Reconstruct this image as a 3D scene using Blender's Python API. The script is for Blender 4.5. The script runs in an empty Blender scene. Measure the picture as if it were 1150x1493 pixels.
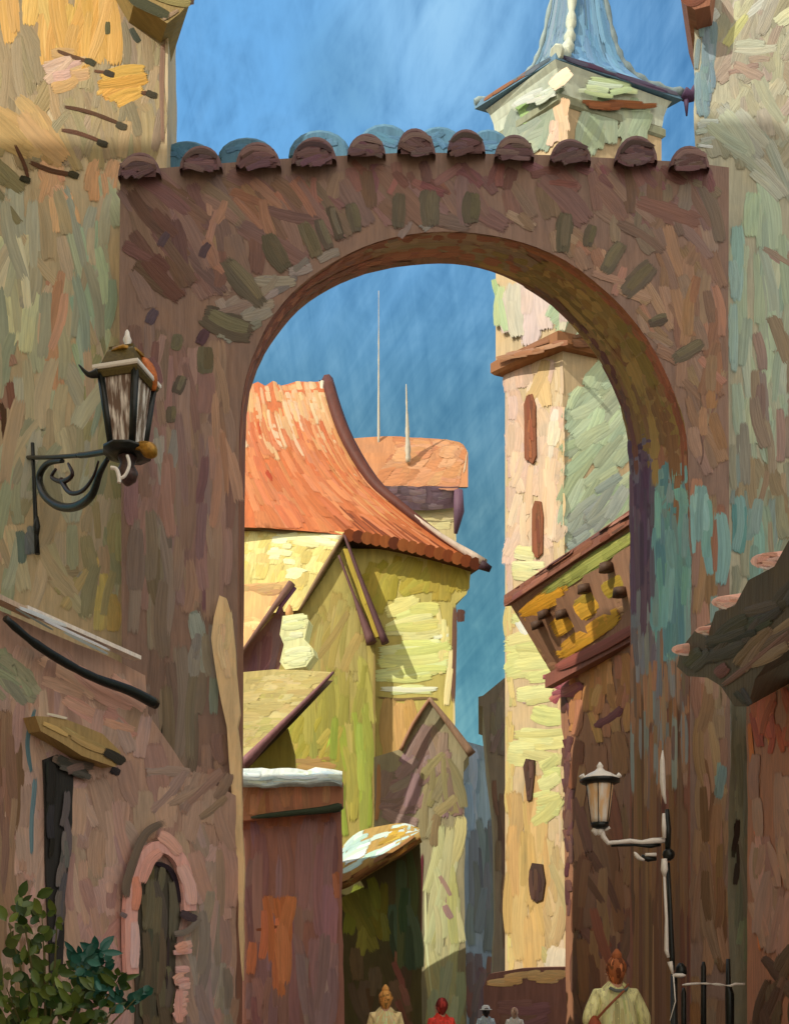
import bpy, bmesh, math, random, os
from mathutils import Vector, Matrix
R = math.radians
random.seed(7)
sc = bpy.context.scene

# ------------------------------------------------------------------ camera
F, CX, HY, ZC = 1500.0, 575.0, 1395.0, 1.45      # focal length and horizon in photo pixels, eye height
cd = bpy.data.cameras.new("camera")
cam = bpy.data.objects.new("camera", cd)
sc.collection.objects.link(cam)
cam.location = (0, 0, ZC)
cam.rotation_euler = (R(90), 0, 0)
cd.sensor_fit = 'VERTICAL'
cd.sensor_height = 24.0
cd.lens = 24.0 * F / 1493.0
cd.shift_y = (HY - 746.5) / 1493.0
cd.clip_start = 0.1
cd.clip_end = 3000
sc.camera = cam

# ------------------------------------------------------------------ sun, sky, exposure
SUN_EL = R(38)
SX, SY = 0.80, 0.60                                # horizontal travel of the sunlight: left to right, away from camera
tv = Vector((SX * math.cos(SUN_EL), SY * math.cos(SUN_EL), -math.sin(SUN_EL)))
sd = bpy.data.lights.new("sun", 'SUN')
sd.energy = 2.7
sd.angle = R(0.5)
sd.color = (1.0, 0.92, 0.78)
sun = bpy.data.objects.new("sun", sd)
sc.collection.objects.link(sun)
sun.rotation_euler = tv.to_track_quat('-Z', 'Y').to_euler()
sun.location = (-20, -15, 40)

world = bpy.data.worlds.new("World")
sc.world = world
world.use_nodes = True
wt = world.node_tree
wt.nodes.clear()

def N(t, typ, **kw):
    n = t.nodes.new(typ)
    for k, v in kw.items():
        setattr(n, k, v)
    return n

def setin(n, **kw):
    for k, v in kw.items():
        n.inputs[k.replace('_', ' ')].default_value = v

def math_node(t, op, a, b=None, clamp=False):
    n = N(t, 'ShaderNodeMath', operation=op)
    n.use_clamp = clamp
    for i, x in enumerate((a, b)):
        if x is None:
            continue
        if isinstance(x, (int, float)):
            n.inputs[i].default_value = x
        else:
            t.links.new(x, n.inputs[i])
    return n.outputs[0]

def mix_col(t, fac, a, b, blend='MIX'):
    n = N(t, 'ShaderNodeMix', data_type='RGBA', blend_type=blend)
    for sock, x in ((n.inputs[0], fac), (n.inputs[6], a), (n.inputs[7], b)):
        if isinstance(x, (int, float)):
            sock.default_value = x
        elif isinstance(x, (tuple, list)):
            sock.default_value = (x[0], x[1], x[2], 1)
        else:
            t.links.new(x, sock)
    return n.outputs[2]

def ramp(t, fac, pts):
    n = N(t, 'ShaderNodeValToRGB')
    el = n.color_ramp.elements
    while len(el) < len(pts):
        el.new(0.5)
    for e, (p, c) in zip(el, pts):
        e.position = p
        e.color = (c, c, c, 1) if isinstance(c, (int, float)) else (c[0], c[1], c[2], 1)
    t.links.new(fac, n.inputs[0])
    return n.outputs[0]

def lin(c):
    return tuple((x / 255 / 12.92) if x / 255 <= 0.04045 else ((x / 255 + 0.055) / 1.055) ** 2.4 for x in c)

sky = N(wt, 'ShaderNodeTexSky', sky_type='NISHITA')
sky.sun_disc = False
sky.sun_elevation = SUN_EL
sky.sun_rotation = math.atan2(-SX, -SY)
sky.air_density = 1.0
sky.dust_density = 0.3
sky.ozone_density = 2.0
tc = N(wt, 'ShaderNodeTexCoord')
sep = N(wt, 'ShaderNodeSeparateXYZ')
wt.links.new(tc.outputs['Generated'], sep.inputs[0])
elev = sep.outputs[2]
# brushy streaks: noise in the direction of view, stretched along a slanted axis
def sky_noise(rot, scale, sc_, detail, dist=0.0):
    mp = N(wt, 'ShaderNodeMapping')
    m0 = N(wt, 'ShaderNodeMapping')
    m0.inputs['Rotation'].default_value = rot
    mp.inputs['Scale'].default_value = scale
    wt.links.new(tc.outputs['Generated'], m0.inputs[0])
    wt.links.new(m0.outputs[0], mp.inputs[0])
    nz = N(wt, 'ShaderNodeTexNoise')
    setin(nz, Scale=sc_, Detail=detail, Roughness=0.6, Distortion=dist)
    wt.links.new(mp.outputs[0], nz.inputs['Vector'])
    return nz.outputs['Fac']
streak = sky_noise((0, R(52), 0), (2.4, 1, 20), 5.0, 5, 0.5)
streak2 = sky_noise((0, R(-82), 0), (3, 1, 26), 4.0, 5, 0.5)
blot = sky_noise((0, R(40), 0), (1.0, 1, 2.6), 7.0, 5, 1.6)
patch = sky_noise((0, R(20), 0), (1.3, 1, 1.0), 13.0, 3, 2.0)
tint = ramp(wt, elev, [(0.0, (0.25, 0.36, 0.3)), (0.30, (0.27, 0.46, 0.36)), (0.40, (0.37, 0.55, 0.43)), (0.50, (0.52, 0.79, 0.69)), (0.62, (0.62, 0.98, 1.0)), (1.0, (0.8, 1, 1.05))])
base = mix_col(wt, 1.0, sky.outputs[0], tint, 'MULTIPLY')
st = math_node(wt, 'ADD', math_node(wt, 'MULTIPLY', streak, 0.35), math_node(wt, 'ADD', math_node(wt, 'MULTIPLY', streak2, 0.3), math_node(wt, 'MULTIPLY', patch, 0.35)))
stv = ramp(wt, st, [(0.37, (0.68, 0.78, 0.84)), (0.5, (1, 1, 1)), (0.61, (1.42, 1.24, 1.16))])
base = mix_col(wt, 1.0, base, stv, 'MULTIPLY')
def cloud(px, py, size, col, amount):               # a soft bank of cloud in one quarter of the sky
    d = Vector(((px - 575) / 1500, 1.0, (1395 - py) / 1500)).normalized()
    vd = N(wt, 'ShaderNodeVectorMath', operation='DISTANCE')
    wt.links.new(tc.outputs['Generated'], vd.inputs[0]); vd.inputs[1].default_value = d
    f = math_node(wt, 'SUBTRACT', 1.0, math_node(wt, 'DIVIDE', vd.outputs['Value'], size), True)
    tex = ramp(wt, math_node(wt, 'ADD', math_node(wt, 'MULTIPLY', blot, 0.55), math_node(wt, 'MULTIPLY', st, 0.45)), [(0.38, 0.25), (0.6, 1.0)])
    f = math_node(wt, 'MULTIPLY', f, math_node(wt, 'MULTIPLY', tex, amount), True)
    return f, col
for cd_ in ((520, 70, 0.24, (0.85, 2.1, 3.7), 1.2), (640, 15, 0.09, (1.5, 2.8, 4.1), 1.0), (330, 150, 0.12, (0.75, 2.1, 4.0), 1.1), (500, 118, 0.045, (0.7, 1.6, 2.3), 0.8)):
    f_, c_ = cloud(*cd_)
    base = mix_col(wt, f_, base, c_)
# unseen bright cloud added overhead and behind the viewer to fill the shade
bk = math_node(wt, 'ADD', math_node(wt, 'MULTIPLY', sep.outputs[1], -0.75), math_node(wt, 'MULTIPLY', elev, 0.62))
bkf = ramp(wt, math_node(wt, 'ADD', bk, math_node(wt, 'MULTIPLY', math_node(wt, 'SUBTRACT', blot, 0.5), 0.3)), [(0.16, 0.0), (0.42, 1.0)])
base = mix_col(wt, bkf, base, (4.6, 4.2, 3.7))
bg = N(wt, 'ShaderNodeBackground')
bg.inputs[1].default_value = 0.15
wt.links.new(base, bg.inputs[0])
wo = N(wt, 'ShaderNodeOutputWorld')
wt.links.new(bg.outputs[0], wo.inputs[0])

sc.view_settings.view_transform = 'Standard'
sc.view_settings.look = 'None'
sc.view_settings.exposure = 0.55
sc.view_settings.gamma = 1.0
sc.render.engine = 'CYCLES'
sc.cycles.transparent_max_bounces = 24
sc.cycles.max_bounces = 6
sc.cycles.diffuse_bounces = 3
sc.cycles.glossy_bounces = 2
sc.cycles.use_denoising = True
sc.cycles.denoiser = 'OPENIMAGEDENOISE'

# light reaching a matte surface, used to turn a wanted colour into the albedo that gives it
E_LIT = (1.50, 1.40, 1.22)
E_SHADE = (0.39, 0.37, 0.33)
E_DEEP = (0.25, 0.25, 0.23)
LIFT = 0.2                                         # how far brush marks stand off their surface
CLAY = os.environ.get('CLAY')

# ------------------------------------------------------------------ materials
def new_mat(name):
    m = bpy.data.materials.new(name)
    m.use_nodes = True
    t = m.node_tree
    t.nodes.clear()
    o = N(t, 'ShaderNodeOutputMaterial')
    b = N(t, 'ShaderNodeBsdfPrincipled')
    t.links.new(b.outputs[0], o.inputs[0])
    return m, t, b, o

def paint_mat(name, ragged):
    """rough, hand-brushed limewash: colour from the mesh, streaked along the brush, with a raised bristle texture"""
    m, t, b, o = new_mat(name)
    at = N(t, 'ShaderNodeAttribute', attribute_name='Col')
    uv = N(t, 'ShaderNodeUVMap', uv_map='brush')
    rnd = at.outputs['Alpha']
    rr = math_node(t, 'MULTIPLY', rnd, 91.7)
    cmb = N(t, 'ShaderNodeCombineXYZ')
    t.links.new(rr, cmb.inputs[2])
    add = N(t, 'ShaderNodeVectorMath', operation='ADD')
    t.links.new(uv.outputs[0], add.inputs[0]); t.links.new(cmb.outputs[0], add.inputs[1])
    mp = N(t, 'ShaderNodeMapping')
    mp.inputs['Scale'].default_value = (1.6, 9.0, 1.0) if ragged else (9.0, 0.9, 1.0)
    t.links.new(add.outputs[0], mp.inputs[0])
    n1 = N(t, 'ShaderNodeTexNoise'); setin(n1, Scale=1.0 if ragged else 1.6, Detail=5.0, Roughness=0.65, Distortion=0.25)
    t.links.new(mp.outputs[0], n1.inputs['Vector'])
    mp2 = N(t, 'ShaderNodeMapping')
    mp2.inputs['Scale'].default_value = (1.2, 1.0, 1.0)
    t.links.new(add.outputs[0], mp2.inputs[0])
    n2 = N(t, 'ShaderNodeTexNoise'); setin(n2, Scale=1.3 if ragged else 1.7, Detail=4.0, Roughness=0.6, Distortion=0.8)
    t.links.new(mp2.outputs[0], n2.inputs['Vector'])
    val = ramp(t, n1.outputs['Fac'], [(0.22, 0.74), (0.5, 1.0), (0.78, 1.24)])
    c = mix_col(t, 1.0, at.outputs['Color'], val, 'MULTIPLY')
    tn = ramp(t, n2.outputs['Fac'], [(0.28, (0.88, 0.92, 0.96)), (0.5, (1, 1, 1)), (0.72, (1.10, 1.05, 0.96))])
    c = mix_col(t, 1.0, c, tn, 'MULTIPLY')
    t.links.new(c, b.inputs['Base Color'])
    b.inputs['Roughness'].default_value = 0.62
    b.inputs['Specular IOR Level'].default_value = 0.25
    bp = N(t, 'ShaderNodeBump')
    bp.inputs['Strength'].default_value = 0.45
    bp.inputs['Distance'].default_value = 0.03
    t.links.new(n1.outputs['Fac'], bp.inputs['Height'])
    t.links.new(bp.outputs[0], b.inputs['Normal'])
    if ragged:
        sp = N(t, 'ShaderNodeSeparateXYZ'); t.links.new(uv.outputs[0], sp.inputs[0])
        def tri(x):
            a = math_node(t, 'SUBTRACT', math_node(t, 'MULTIPLY', x, 2.0), 1.0)
            return math_node(t, 'SUBTRACT', 1.0, math_node(t, 'ABSOLUTE', a))
        eu = math_node(t, 'MULTIPLY', tri(sp.outputs[0]), 3.2)
        ev = math_node(t, 'MULTIPLY', tri(sp.outputs[1]), 2.6)
        e = math_node(t, 'MINIMUM', eu, ev)
        mp3 = N(t, 'ShaderNodeMapping'); mp3.inputs['Scale'].default_value = (2.2, 14.0, 1.0)
        t.links.new(add.outputs[0], mp3.inputs[0])
        n3 = N(t, 'ShaderNodeTexNoise'); setin(n3, Scale=1.0, Detail=3.0, Roughness=0.6)
        t.links.new(mp3.outputs[0], n3.inputs['Vector'])
        lim = ramp(t, n3.outputs['Fac'], [(0.25, 0.0), (0.75, 1.0)])
        al = math_node(t, 'GREATER_THAN', e, math_node(t, 'MULTIPLY', lim, 0.95))
        tr = N(t, 'ShaderNodeBsdfTransparent')
        mx = N(t, 'ShaderNodeMixShader')
        t.links.new(al, mx.inputs[0]); t.links.new(tr.outputs[0], mx.inputs[1]); t.links.new(b.outputs[0], mx.inputs[2])
        t.links.new(mx.outputs[0], o.inputs[0])
    return m

M_WALL = paint_mat("brushed_limewash", False)
M_DAUB = paint_mat("brushed_patch", True)

def simple_mat(name, c, rough=0.4, metal=0.0, var=0.3, scale=30.0, bump=0.2):
    m, t, b, o = new_mat(name)
    tc_ = N(t, 'ShaderNodeTexCoord')
    nz = N(t, 'ShaderNodeTexNoise'); setin(nz, Scale=scale, Detail=4.0)
    t.links.new(tc_.outputs['Object'], nz.inputs['Vector'])
    v = ramp(t, nz.outputs['Fac'], [(0.3, 1 - var), (0.7, 1 + var)])
    t.links.new(mix_col(t, 1.0, c, v, 'MULTIPLY'), b.inputs['Base Color'])
    b.inputs['Roughness'].default_value = rough
    b.inputs['Metallic'].default_value = metal
    bp = N(t, 'ShaderNodeBump'); bp.inputs['Strength'].default_value = bump; bp.inputs['Distance'].default_value = 0.01
    t.links.new(nz.outputs['Fac'], bp.inputs['Height']); t.links.new(bp.outputs[0], b.inputs['Normal'])
    return m

M_IRON = simple_mat("wrought_iron", (0.018, 0.022, 0.02), 0.3, 0.3)
M_CREAM = simple_mat("cream_paint_glint", (0.97, 0.93, 0.85), 0.35, 0.0, 0.05)  # also stands in for white highlights on the lamps
M_BRASS = simple_mat("old_brass", (0.42, 0.22, 0.03), 0.35, 0.4)
M_COPPER = simple_mat("rusted_copper", (0.62, 0.17, 0.03), 0.4, 0.1)
M_OLIVE = simple_mat("olive_enamel", (0.12, 0.09, 0.025), 0.4, 0.1)
M_SKIN = simple_mat("skin", (0.62, 0.33, 0.20), 0.5, 0.0, 0.12)
M_EYE = simple_mat("eye", (0.03, 0.02, 0.02), 0.2)

def glass_mat(name, c, alpha, streak_c):
    m, t, b, o = new_mat(name)
    tc_ = N(t, 'ShaderNodeTexCoord')
    mp = N(t, 'ShaderNodeMapping'); mp.inputs['Scale'].default_value = (14, 14, 1.6)
    t.links.new(tc_.outputs['Object'], mp.inputs[0])
    nz = N(t, 'ShaderNodeTexNoise'); setin(nz, Scale=1.6, Detail=3.0)
    t.links.new(mp.outputs[0], nz.inputs['Vector'])
    f = ramp(t, nz.outputs['Fac'], [(0.45, 0.0), (0.62, 1.0)])
    t.links.new(mix_col(t, f, c, streak_c), b.inputs['Base Color'])
    b.inputs['Roughness'].default_value = 0.12
    t.links.new(math_node(t, 'ADD', math_node(t, 'MULTIPLY', f, 1 - alpha), alpha), b.inputs['Alpha'])
    return m
M_GLASS = glass_mat("smoky_glass", (0.26, 0.17, 0.13), 0.7, (0.95, 0.90, 0.84))  # white streaks are reflections painted into the glass colour
M_AMBER = glass_mat("frosted_amber_glass", (0.95, 0.62, 0.32), 1.0, (0.98, 0.92, 0.80))

def leaf_mat(name, a, bcol, rough=0.35):
    m, t, b, o = new_mat(name)
    at = N(t, 'ShaderNodeAttribute', attribute_name='Col')
    t.links.new(mix_col(t, at.outputs['Alpha'], a, bcol), b.inputs['Base Color'])
    b.inputs['Roughness'].default_value = rough
    return m
M_LEAF = leaf_mat("shrub_leaves", (0.016, 0.055, 0.010), (0.17, 0.23, 0.03))
M_TEAL = leaf_mat("teal_leaves", (0.01, 0.085, 0.06), (0.03, 0.16, 0.12))

# ------------------------------------------------------------------ geometry helpers
def ray(px, py):
    return Vector(((px - CX) / F, 1.0, (HY - py) / F))
def P(px, py, Y):
    d = ray(px, py) * Y
    return Vector((d.x, d.y, ZC + d.z))

class Plane:
    def __init__(s, p, n):
        s.p, s.n = p, n.normalized()
        if s.n.dot(Vector((0, 0, ZC)) - p) < 0: s.n = -s.n      # face the lane
    def hit(s, px, py, lift=0.0):
        d = ray(px, py); o = Vector((0, 0, ZC))
        k = (s.p - o).dot(s.n) / d.dot(s.n)
        return o + d * k + s.n * (lift * k / F)
def facing(Y): return Plane(Vector((0, Y, 0)), Vector((0, -1, 0)))
def vplane(pa, Ya, pb, Yb):
    a, b = P(pa, HY, Ya), P(pb, HY, Yb)
    d = b - a
    return Plane(a, Vector((d.y, -d.x, 0)))
def plane3(a, b, c):
    a, b, c = P(*a), P(*b), P(*c)
    return Plane(a, (b - a).cross(c - a))

def alb(c, E):
    if CLAY: return (0.5, 0.5, 0.5)
    l = lin(c)
    if E[0] < .45:                                     # shaded surfaces: extra shade mixed into the colour, darker and greyer
        g_ = .3 * l[0] + .55 * l[1] + .15 * l[2]
        l = tuple((x * .94 + g_ * .06) * (.86 if E[0] > .3 else .78) for x in l)
    a = [l[i] / E[i] for i in range(3)]
    k = min(1.0, 0.92 / max(max(a), 1e-6))
    return tuple(max(0.006, x * k) for x in a)
def jit(c, j=10):
    k = random.uniform(-j, j)
    return tuple(min(255, max(0, x + k + random.uniform(-j * .45, j * .45))) for x in c)

class MB:
    """collects faces for ONE mesh object"""
    def __init__(s, Y=13.0, E=E_SHADE):
        s.v, s.f, s.uv, s.col, s.mi, s.sm = [], [], [], [], [], []
        s.k = F / Y / 100.0
        s.E = E
        s.mats = [M_WALL, M_DAUB]
    def vert(s, p): s.v.append(tuple(p)); return len(s.v) - 1
    def face(s, idx, c, mi=0, uv=None, smooth=False, raw=None):
        if uv is None:
            ps = [Vector(s.v[i]) for i in idx]
            n = Vector((0, 0, 0))
            for i in range(len(ps)):
                a, b = ps[i], ps[(i + 1) % len(ps)]
                n += Vector(((a.y - b.y) * (a.z + b.z), (a.z - b.z) * (a.x + b.x), (a.x - b.x) * (a.y + b.y)))
            if n.length < 1e-12: n = Vector((0, -1, 0))
            n.normalize()
            if abs(n.z) > 0.92:
                tx, ty = Vector((1, 0, 0)), Vector((0, 1, 0))
            else:
                tx = Vector((-n.y, n.x, 0)).normalized(); ty = n.cross(tx)
            uv = [(p.dot(tx) * s.k, p.dot(ty) * s.k) for p in ps]
        s.f.append(tuple(idx)); s.uv.append(uv); s.mi.append(mi); s.sm.append(smooth)
        s.col.append(raw if raw else (*alb(c, s.E), 0.5))
    def poly(s, pts, c, mi=0):
        s.face([s.vert(p) for p in pts], c, mi)
    def slab(s, pts, pl, back, c, cs=None, jx=1.2, step=26):
        """solid with the outline pts (photo pixels) lying on pl, running back along the vector back"""
        q = []
        for i in range(len(pts)):
            a, b = pts[i], pts[(i + 1) % len(pts)]
            L = math.hypot(b[0] - a[0], b[1] - a[1]); n = max(1, int(L / step))
            for j in range(n):
                t = j / n
                w = jx if j else 0
                q.append((a[0] + (b[0] - a[0]) * t + random.uniform(-w, w), a[1] + (b[1] - a[1]) * t + random.uniform(-w, w)))
        fr = [s.vert(pl.hit(*p)) for p in q]
        bk = [s.vert(Vector(s.v[i]) + back) for i in fr]
        s.face(fr, c); s.face(bk[::-1], cs or c)
        for i in range(len(fr)):
            j = (i + 1) % len(fr)
            s.face([fr[j], fr[i], bk[i], bk[j]], cs or c)
        return s
    def ribbon(s, mids, sides, nrm, hw, c, dome, mi=1, j=8):
        """a raised brush mark: mids = centre line, sides = unit vectors across, nrm = normals, hw = half widths"""
        rnd = random.random()
        col = (*alb(jit(c, j), s.E), rnd)
        n = len(mids); rows = []
        for i in range(n):
            m, sd_, nn, h = mids[i], sides[i], nrm[i], hw[i]
            rows.append([s.vert(m - sd_ * h), s.vert(m - sd_ * h * .45 + nn * dome * .8), s.vert(m + sd_ * h * .45 + nn * dome * .8), s.vert(m + sd_ * h)])
        vs = (0, .28, .72, 1)
        for i in range(n - 1):
            u0, u1 = i / (n - 1), (i + 1) / (n - 1)
            for k in range(3):
                s.face([rows[i][k], rows[i][k + 1], rows[i + 1][k + 1], rows[i + 1][k]], c, mi,
                       [(u0, vs[k]), (u0, vs[k + 1]), (u1, vs[k + 1]), (u1, vs[k])], True, col)
    def stroke(s, pl, pts, W, c, lift=1.2, taper=0.0, seg=6, j=8, mi=1):
        """brush mark along photo points on plane pl, W wide in pixels"""
        pts = smooth_line(pts, seg)
        n = len(pts); mids, sides, nr, hw = [], [], [], []
        for i, (x, y) in enumerate(pts):
            a = pts[max(0, i - 1)]; b = pts[min(n - 1, i + 1)]
            dx, dy = b[0] - a[0], b[1] - a[1]; L = math.hypot(dx, dy) or 1
            m = pl.hit(x, y, lift * LIFT)
            m2 = pl.hit(x - dy / L, y + dx / L, lift * LIFT)
            sv = m2 - m
            u = i / (n - 1)
            w = W / 2 * max(.42, (1 - abs(2 * u - 1) ** 3.2)) ** .5
            mids.append(m); sides.append(sv); nr.append(pl.n); hw.append(w)
        px = (pl.hit(*pts[0]) - pl.hit(pts[0][0] + 1, pts[0][1])).length
        s.ribbon(mids, sides, nr, hw, c, min(W * .05, .8) * px, mi, j)
    def daub(s, pl, x, y, L, W, ang, c, lift=1.0, j=8):
        a = R(ang); dx, dy = math.cos(a) * L / 2, -math.sin(a) * L / 2
        b = random.uniform(-.12, .12) * L
        s.stroke(pl, [(x - dx, y - dy), (x - dy / L * b, y + dx / L * b), (x + dx, y + dy)], W, c, lift, seg=3, j=j)
    def fill(s, pl, poly, cols, L, W, ang=90, aj=12, cover=1.3, lift=(0.3, 1.8), j=8, keep=0.42):
        # surfaces carry on past the frame
        poly = [(-60 if x <= 0 else 1215 if x >= 1148 else x, -50 if y <= 0 else 1570 if y >= 1480 else y) for x, y in poly]
        xs = [p[0] for p in poly]; ys = [p[1] for p in poly]
        area = abs(sum(poly[i][0] * poly[(i + 1) % len(poly)][1] - poly[(i + 1) % len(poly)][0] * poly[i][1] for i in range(len(poly)))) / 2
        n = max(1, int(cover * area / (L * W)))
        if W >= 14: L, W, n = L * 1.15, W * 1.25, max(1, int(n / 1.3))
        av = [sum(c[i] for c in cols) / len(cols) for i in range(3)]
        cols = [tuple(c[i] * .6 + av[i] * .4 for i in range(3)) for c in cols]
        done = tries = 0
        while done < n and tries < n * 30:
            tries += 1
            x, y = random.uniform(min(xs), max(xs)), random.uniform(min(ys), max(ys))
            l, w = L * random.uniform(.6, 1.35), W * random.uniform(.65, 1.35)
            a = ang + random.gauss(0, aj); ar = R(a)
            ex, ey = math.cos(ar) * l * keep, -math.sin(ar) * l * keep
            nx, ny = math.sin(ar) * w * .42, math.cos(ar) * w * .42
            if all(inside(px_, py_, poly) for px_, py_ in ((x + ex, y + ey), (x - ex, y - ey), (x + nx, y + ny), (x - nx, y - ny))):
                s.daub(pl, x, y, l, w, a, random.choice(cols), random.uniform(*lift), j)
                done += 1
        return s
    def gfill(s, g, s0, s1, t0, t1, cols, n, ds, wt_, along='s', lift=(0.3, 1.5), j=8):
        """brush marks on a curved grid surface g, stroke length ds and width wt_ in parameter units"""
        for _ in range(n):
            a, b = random.uniform(s0, s1), random.uniform(t0, t1)
            l, w = ds * random.uniform(.6, 1.3), wt_ * random.uniform(.6, 1.3)
            mids, sides, nr, hw = [], [], [], []
            lf = random.uniform(*lift)
            sk = random.uniform(-.3, .3) * w
            for k in range(5):
                q = (k / 4 - .5)
                if along == 's': p = (a + q * l, b + sk * q); e = (0, w / 2)
                else: p = (a + sk * q, b + q * l); e = (w / 2, 0)
                m, nn = g.at(*p)
                m2, _n = g.at(p[0] + e[0], p[1] + e[1]); m1, _n = g.at(p[0] - e[0], p[1] - e[1])
                sv = m2 - m1; h = sv.length / 2
                mids.append(m + nn * lf * LIFT * m.y / F); sides.append(sv.normalized() if h > 1e-9 else Vector((0, 0, 1))); nr.append(nn); hw.append(h * max(.42, 1 - abs(2 * k / 4 - 1) ** 3.2) ** .5)
            s.ribbon(mids, sides, nr, hw, random.choice(cols), 0.5 * mids[0].y / F, 1, j)
        return s
    def grid(s, g, c, smooth=True):
        rows = [[s.vert(p) for p in r] for r in g.rows]
        for i in range(len(rows) - 1):
            for k in range(len(rows[0]) - 1):
                s.face([rows[i][k], rows[i][k + 1], rows[i + 1][k + 1], rows[i + 1][k]], c, 0, None, smooth)
        return s
    def tube(s, pts, r, c=None, seg=8, mi=0, cap=True, raw=None):
        n = len(pts); rings = []
        rr = r if isinstance(r, (list, tuple)) else [r] * n
        prev = None
        for i in range(n):
            a, b = pts[max(0, i - 1)], pts[min(n - 1, i + 1)]
            d = (b - a).normalized()
            if prev is None:
                ref = Vector((0, 0, 1)) if abs(d.z) < .9 else Vector((1, 0, 0))
                u = d.cross(ref).normalized()
            else:
                u = (prev - d * prev.dot(d))
                u = u.normalized() if u.length > 1e-6 else d.orthogonal().normalized()
            prev = u; w = d.cross(u)
            rings.append([s.vert(pts[i] + (u * math.cos(2 * math.pi * k / seg) + w * math.sin(2 * math.pi * k / seg)) * rr[i]) for k in range(seg)])
        c = c or (128, 128, 128)
        for i in range(n - 1):
            for k in range(seg):
                j_ = (k + 1) % seg
                s.face([rings[i][k], rings[i][j_], rings[i + 1][j_], rings[i + 1][k]], c, mi, None, True, raw)
        if cap:
            s.face(rings[0][::-1], c, mi, None, False, raw); s.face(rings[-1], c, mi, None, False, raw)
        return s
    def lathe(s, o, prof, c=None, seg=12, mi=0, sq=None, rot=0.0, smooth=True):
        """turned or (seg=4,6) faceted solid round the vertical through o; prof = (radius, height)"""
        c = c or (128, 128, 128)
        rings = []
        for r_, z in prof:
            rings.append([s.vert(o + Vector((r_ * math.cos(rot + 2 * math.pi * k / seg), r_ * math.sin(rot + 2 * math.pi * k / seg) * (sq or 1), z))) for k in range(seg)])
        for i in range(len(rings) - 1):
            for k in range(seg):
                j_ = (k + 1) % seg
                s.face([rings[i][k], rings[i][j_], rings[i + 1][j_], rings[i + 1][k]], c, mi, None, smooth)
        s.face(rings[0][::-1], c, mi); s.face(rings[-1], c, mi)
        return s
    def box(s, a, b, w, h, c=None, mi=0, up=Vector((0, 0, 1))):
        """bar from a to b, w wide and h high"""
        d = (b - a).normalized(); x = d.cross(up).normalized() * w / 2; y = x.cross(d).normalized() * h / 2
        v = [s.vert(p + x * i + y * j_) for p in (a, b) for i, j_ in ((-1, -1), (1, -1), (1, 1), (-1, 1))]
        for f in ((3, 2, 1, 0), (4, 5, 6, 7), (0, 1, 5, 4), (1, 2, 6, 5), (2, 3, 7, 6), (3, 0, 4, 7)):
            s.face([v[i] for i in f], c or (128, 128, 128), mi)
        return s
    def build(s, name, parent=None, mats=None, fix=True):
        me = bpy.data.meshes.new(name)
        me.from_pydata(s.v, [], s.f)
        for m in (mats or s.mats): me.materials.append(m)
        uvl = me.uv_layers.new(name='brush')
        u, c = [], []
        for uv, col in zip(s.uv, s.col):
            for q in uv:
                u.extend(q); c.extend(col)
        uvl.data.foreach_set('uv', u)
        ca = me.color_attributes.new('Col', 'FLOAT_COLOR', 'CORNER')
        ca.data.foreach_set('color', c)
        me.polygons.foreach_set('material_index', s.mi)
        me.polygons.foreach_set('use_smooth', s.sm)
        me.update()
        o = bpy.data.objects.new(name, me)
        sc.collection.objects.link(o)
        if parent:
            o.parent = parent
            o.matrix_parent_inverse = Matrix.Translation(-Vector(parent.location)) if parent.type == 'EMPTY' else Matrix()
        return o

def smooth_line(p, seg=5):
    if len(p) == 2:
        a, b = p
        return [(a[0] + (b[0] - a[0]) * i / seg, a[1] + (b[1] - a[1]) * i / seg) for i in range(seg + 1)]
    out = []
    for i in range(len(p) - 1):
        p0, p1, p2, p3 = p[max(0, i - 1)], p[i], p[i + 1], p[min(len(p) - 1, i + 2)]
        for k in range(seg):
            t = k / seg
            out.append(tuple(.5 * (2 * p1[d] + (p2[d] - p0[d]) * t + (2 * p0[d] - 5 * p1[d] + 4 * p2[d] - p3[d]) * t * t + (3 * p1[d] - p0[d] - 3 * p2[d] + p3[d]) * t ** 3) for d in range(len(p1))))
    out.append(tuple(p[-1]))
    return out
def smooth3(p, seg=6): return [Vector(q) for q in smooth_line([tuple(x) for x in p], seg)]

def inside(x, y, poly):
    r = False; j = len(poly) - 1
    for i in range(len(poly)):
        xi, yi = poly[i]; xj, yj = poly[j]
        if (yi > y) != (yj > y) and x < (xj - xi) * (y - yi) / (yj - yi) + xi: r = not r
        j = i
    return r

class Grid:
    def __init__(s, rows): s.rows = rows          # rows[i][k]: s runs along k, t along i
    def at(s, a, b):
        nr, nc = len(s.rows) - 1, len(s.rows[0]) - 1
        a = min(.9999, max(0, a)) * nc; b = min(.9999, max(0, b)) * nr
        k, i = int(a), int(b); fa, fb = a - k, b - i
        r = s.rows
        p = (r[i][k] * (1 - fa) + r[i][k + 1] * fa) * (1 - fb) + (r[i + 1][k] * (1 - fa) + r[i + 1][k + 1] * fa) * fb
        n = (r[i][k + 1] - r[i][k]).cross(r[i + 1][k] - r[i][k])
        if n.length < 1e-9: n = Vector((0, -1, 0))
        n.normalize()
        if n.dot(p - Vector((0, 0, ZC))) > 0: n = -n
        return p, n

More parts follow.
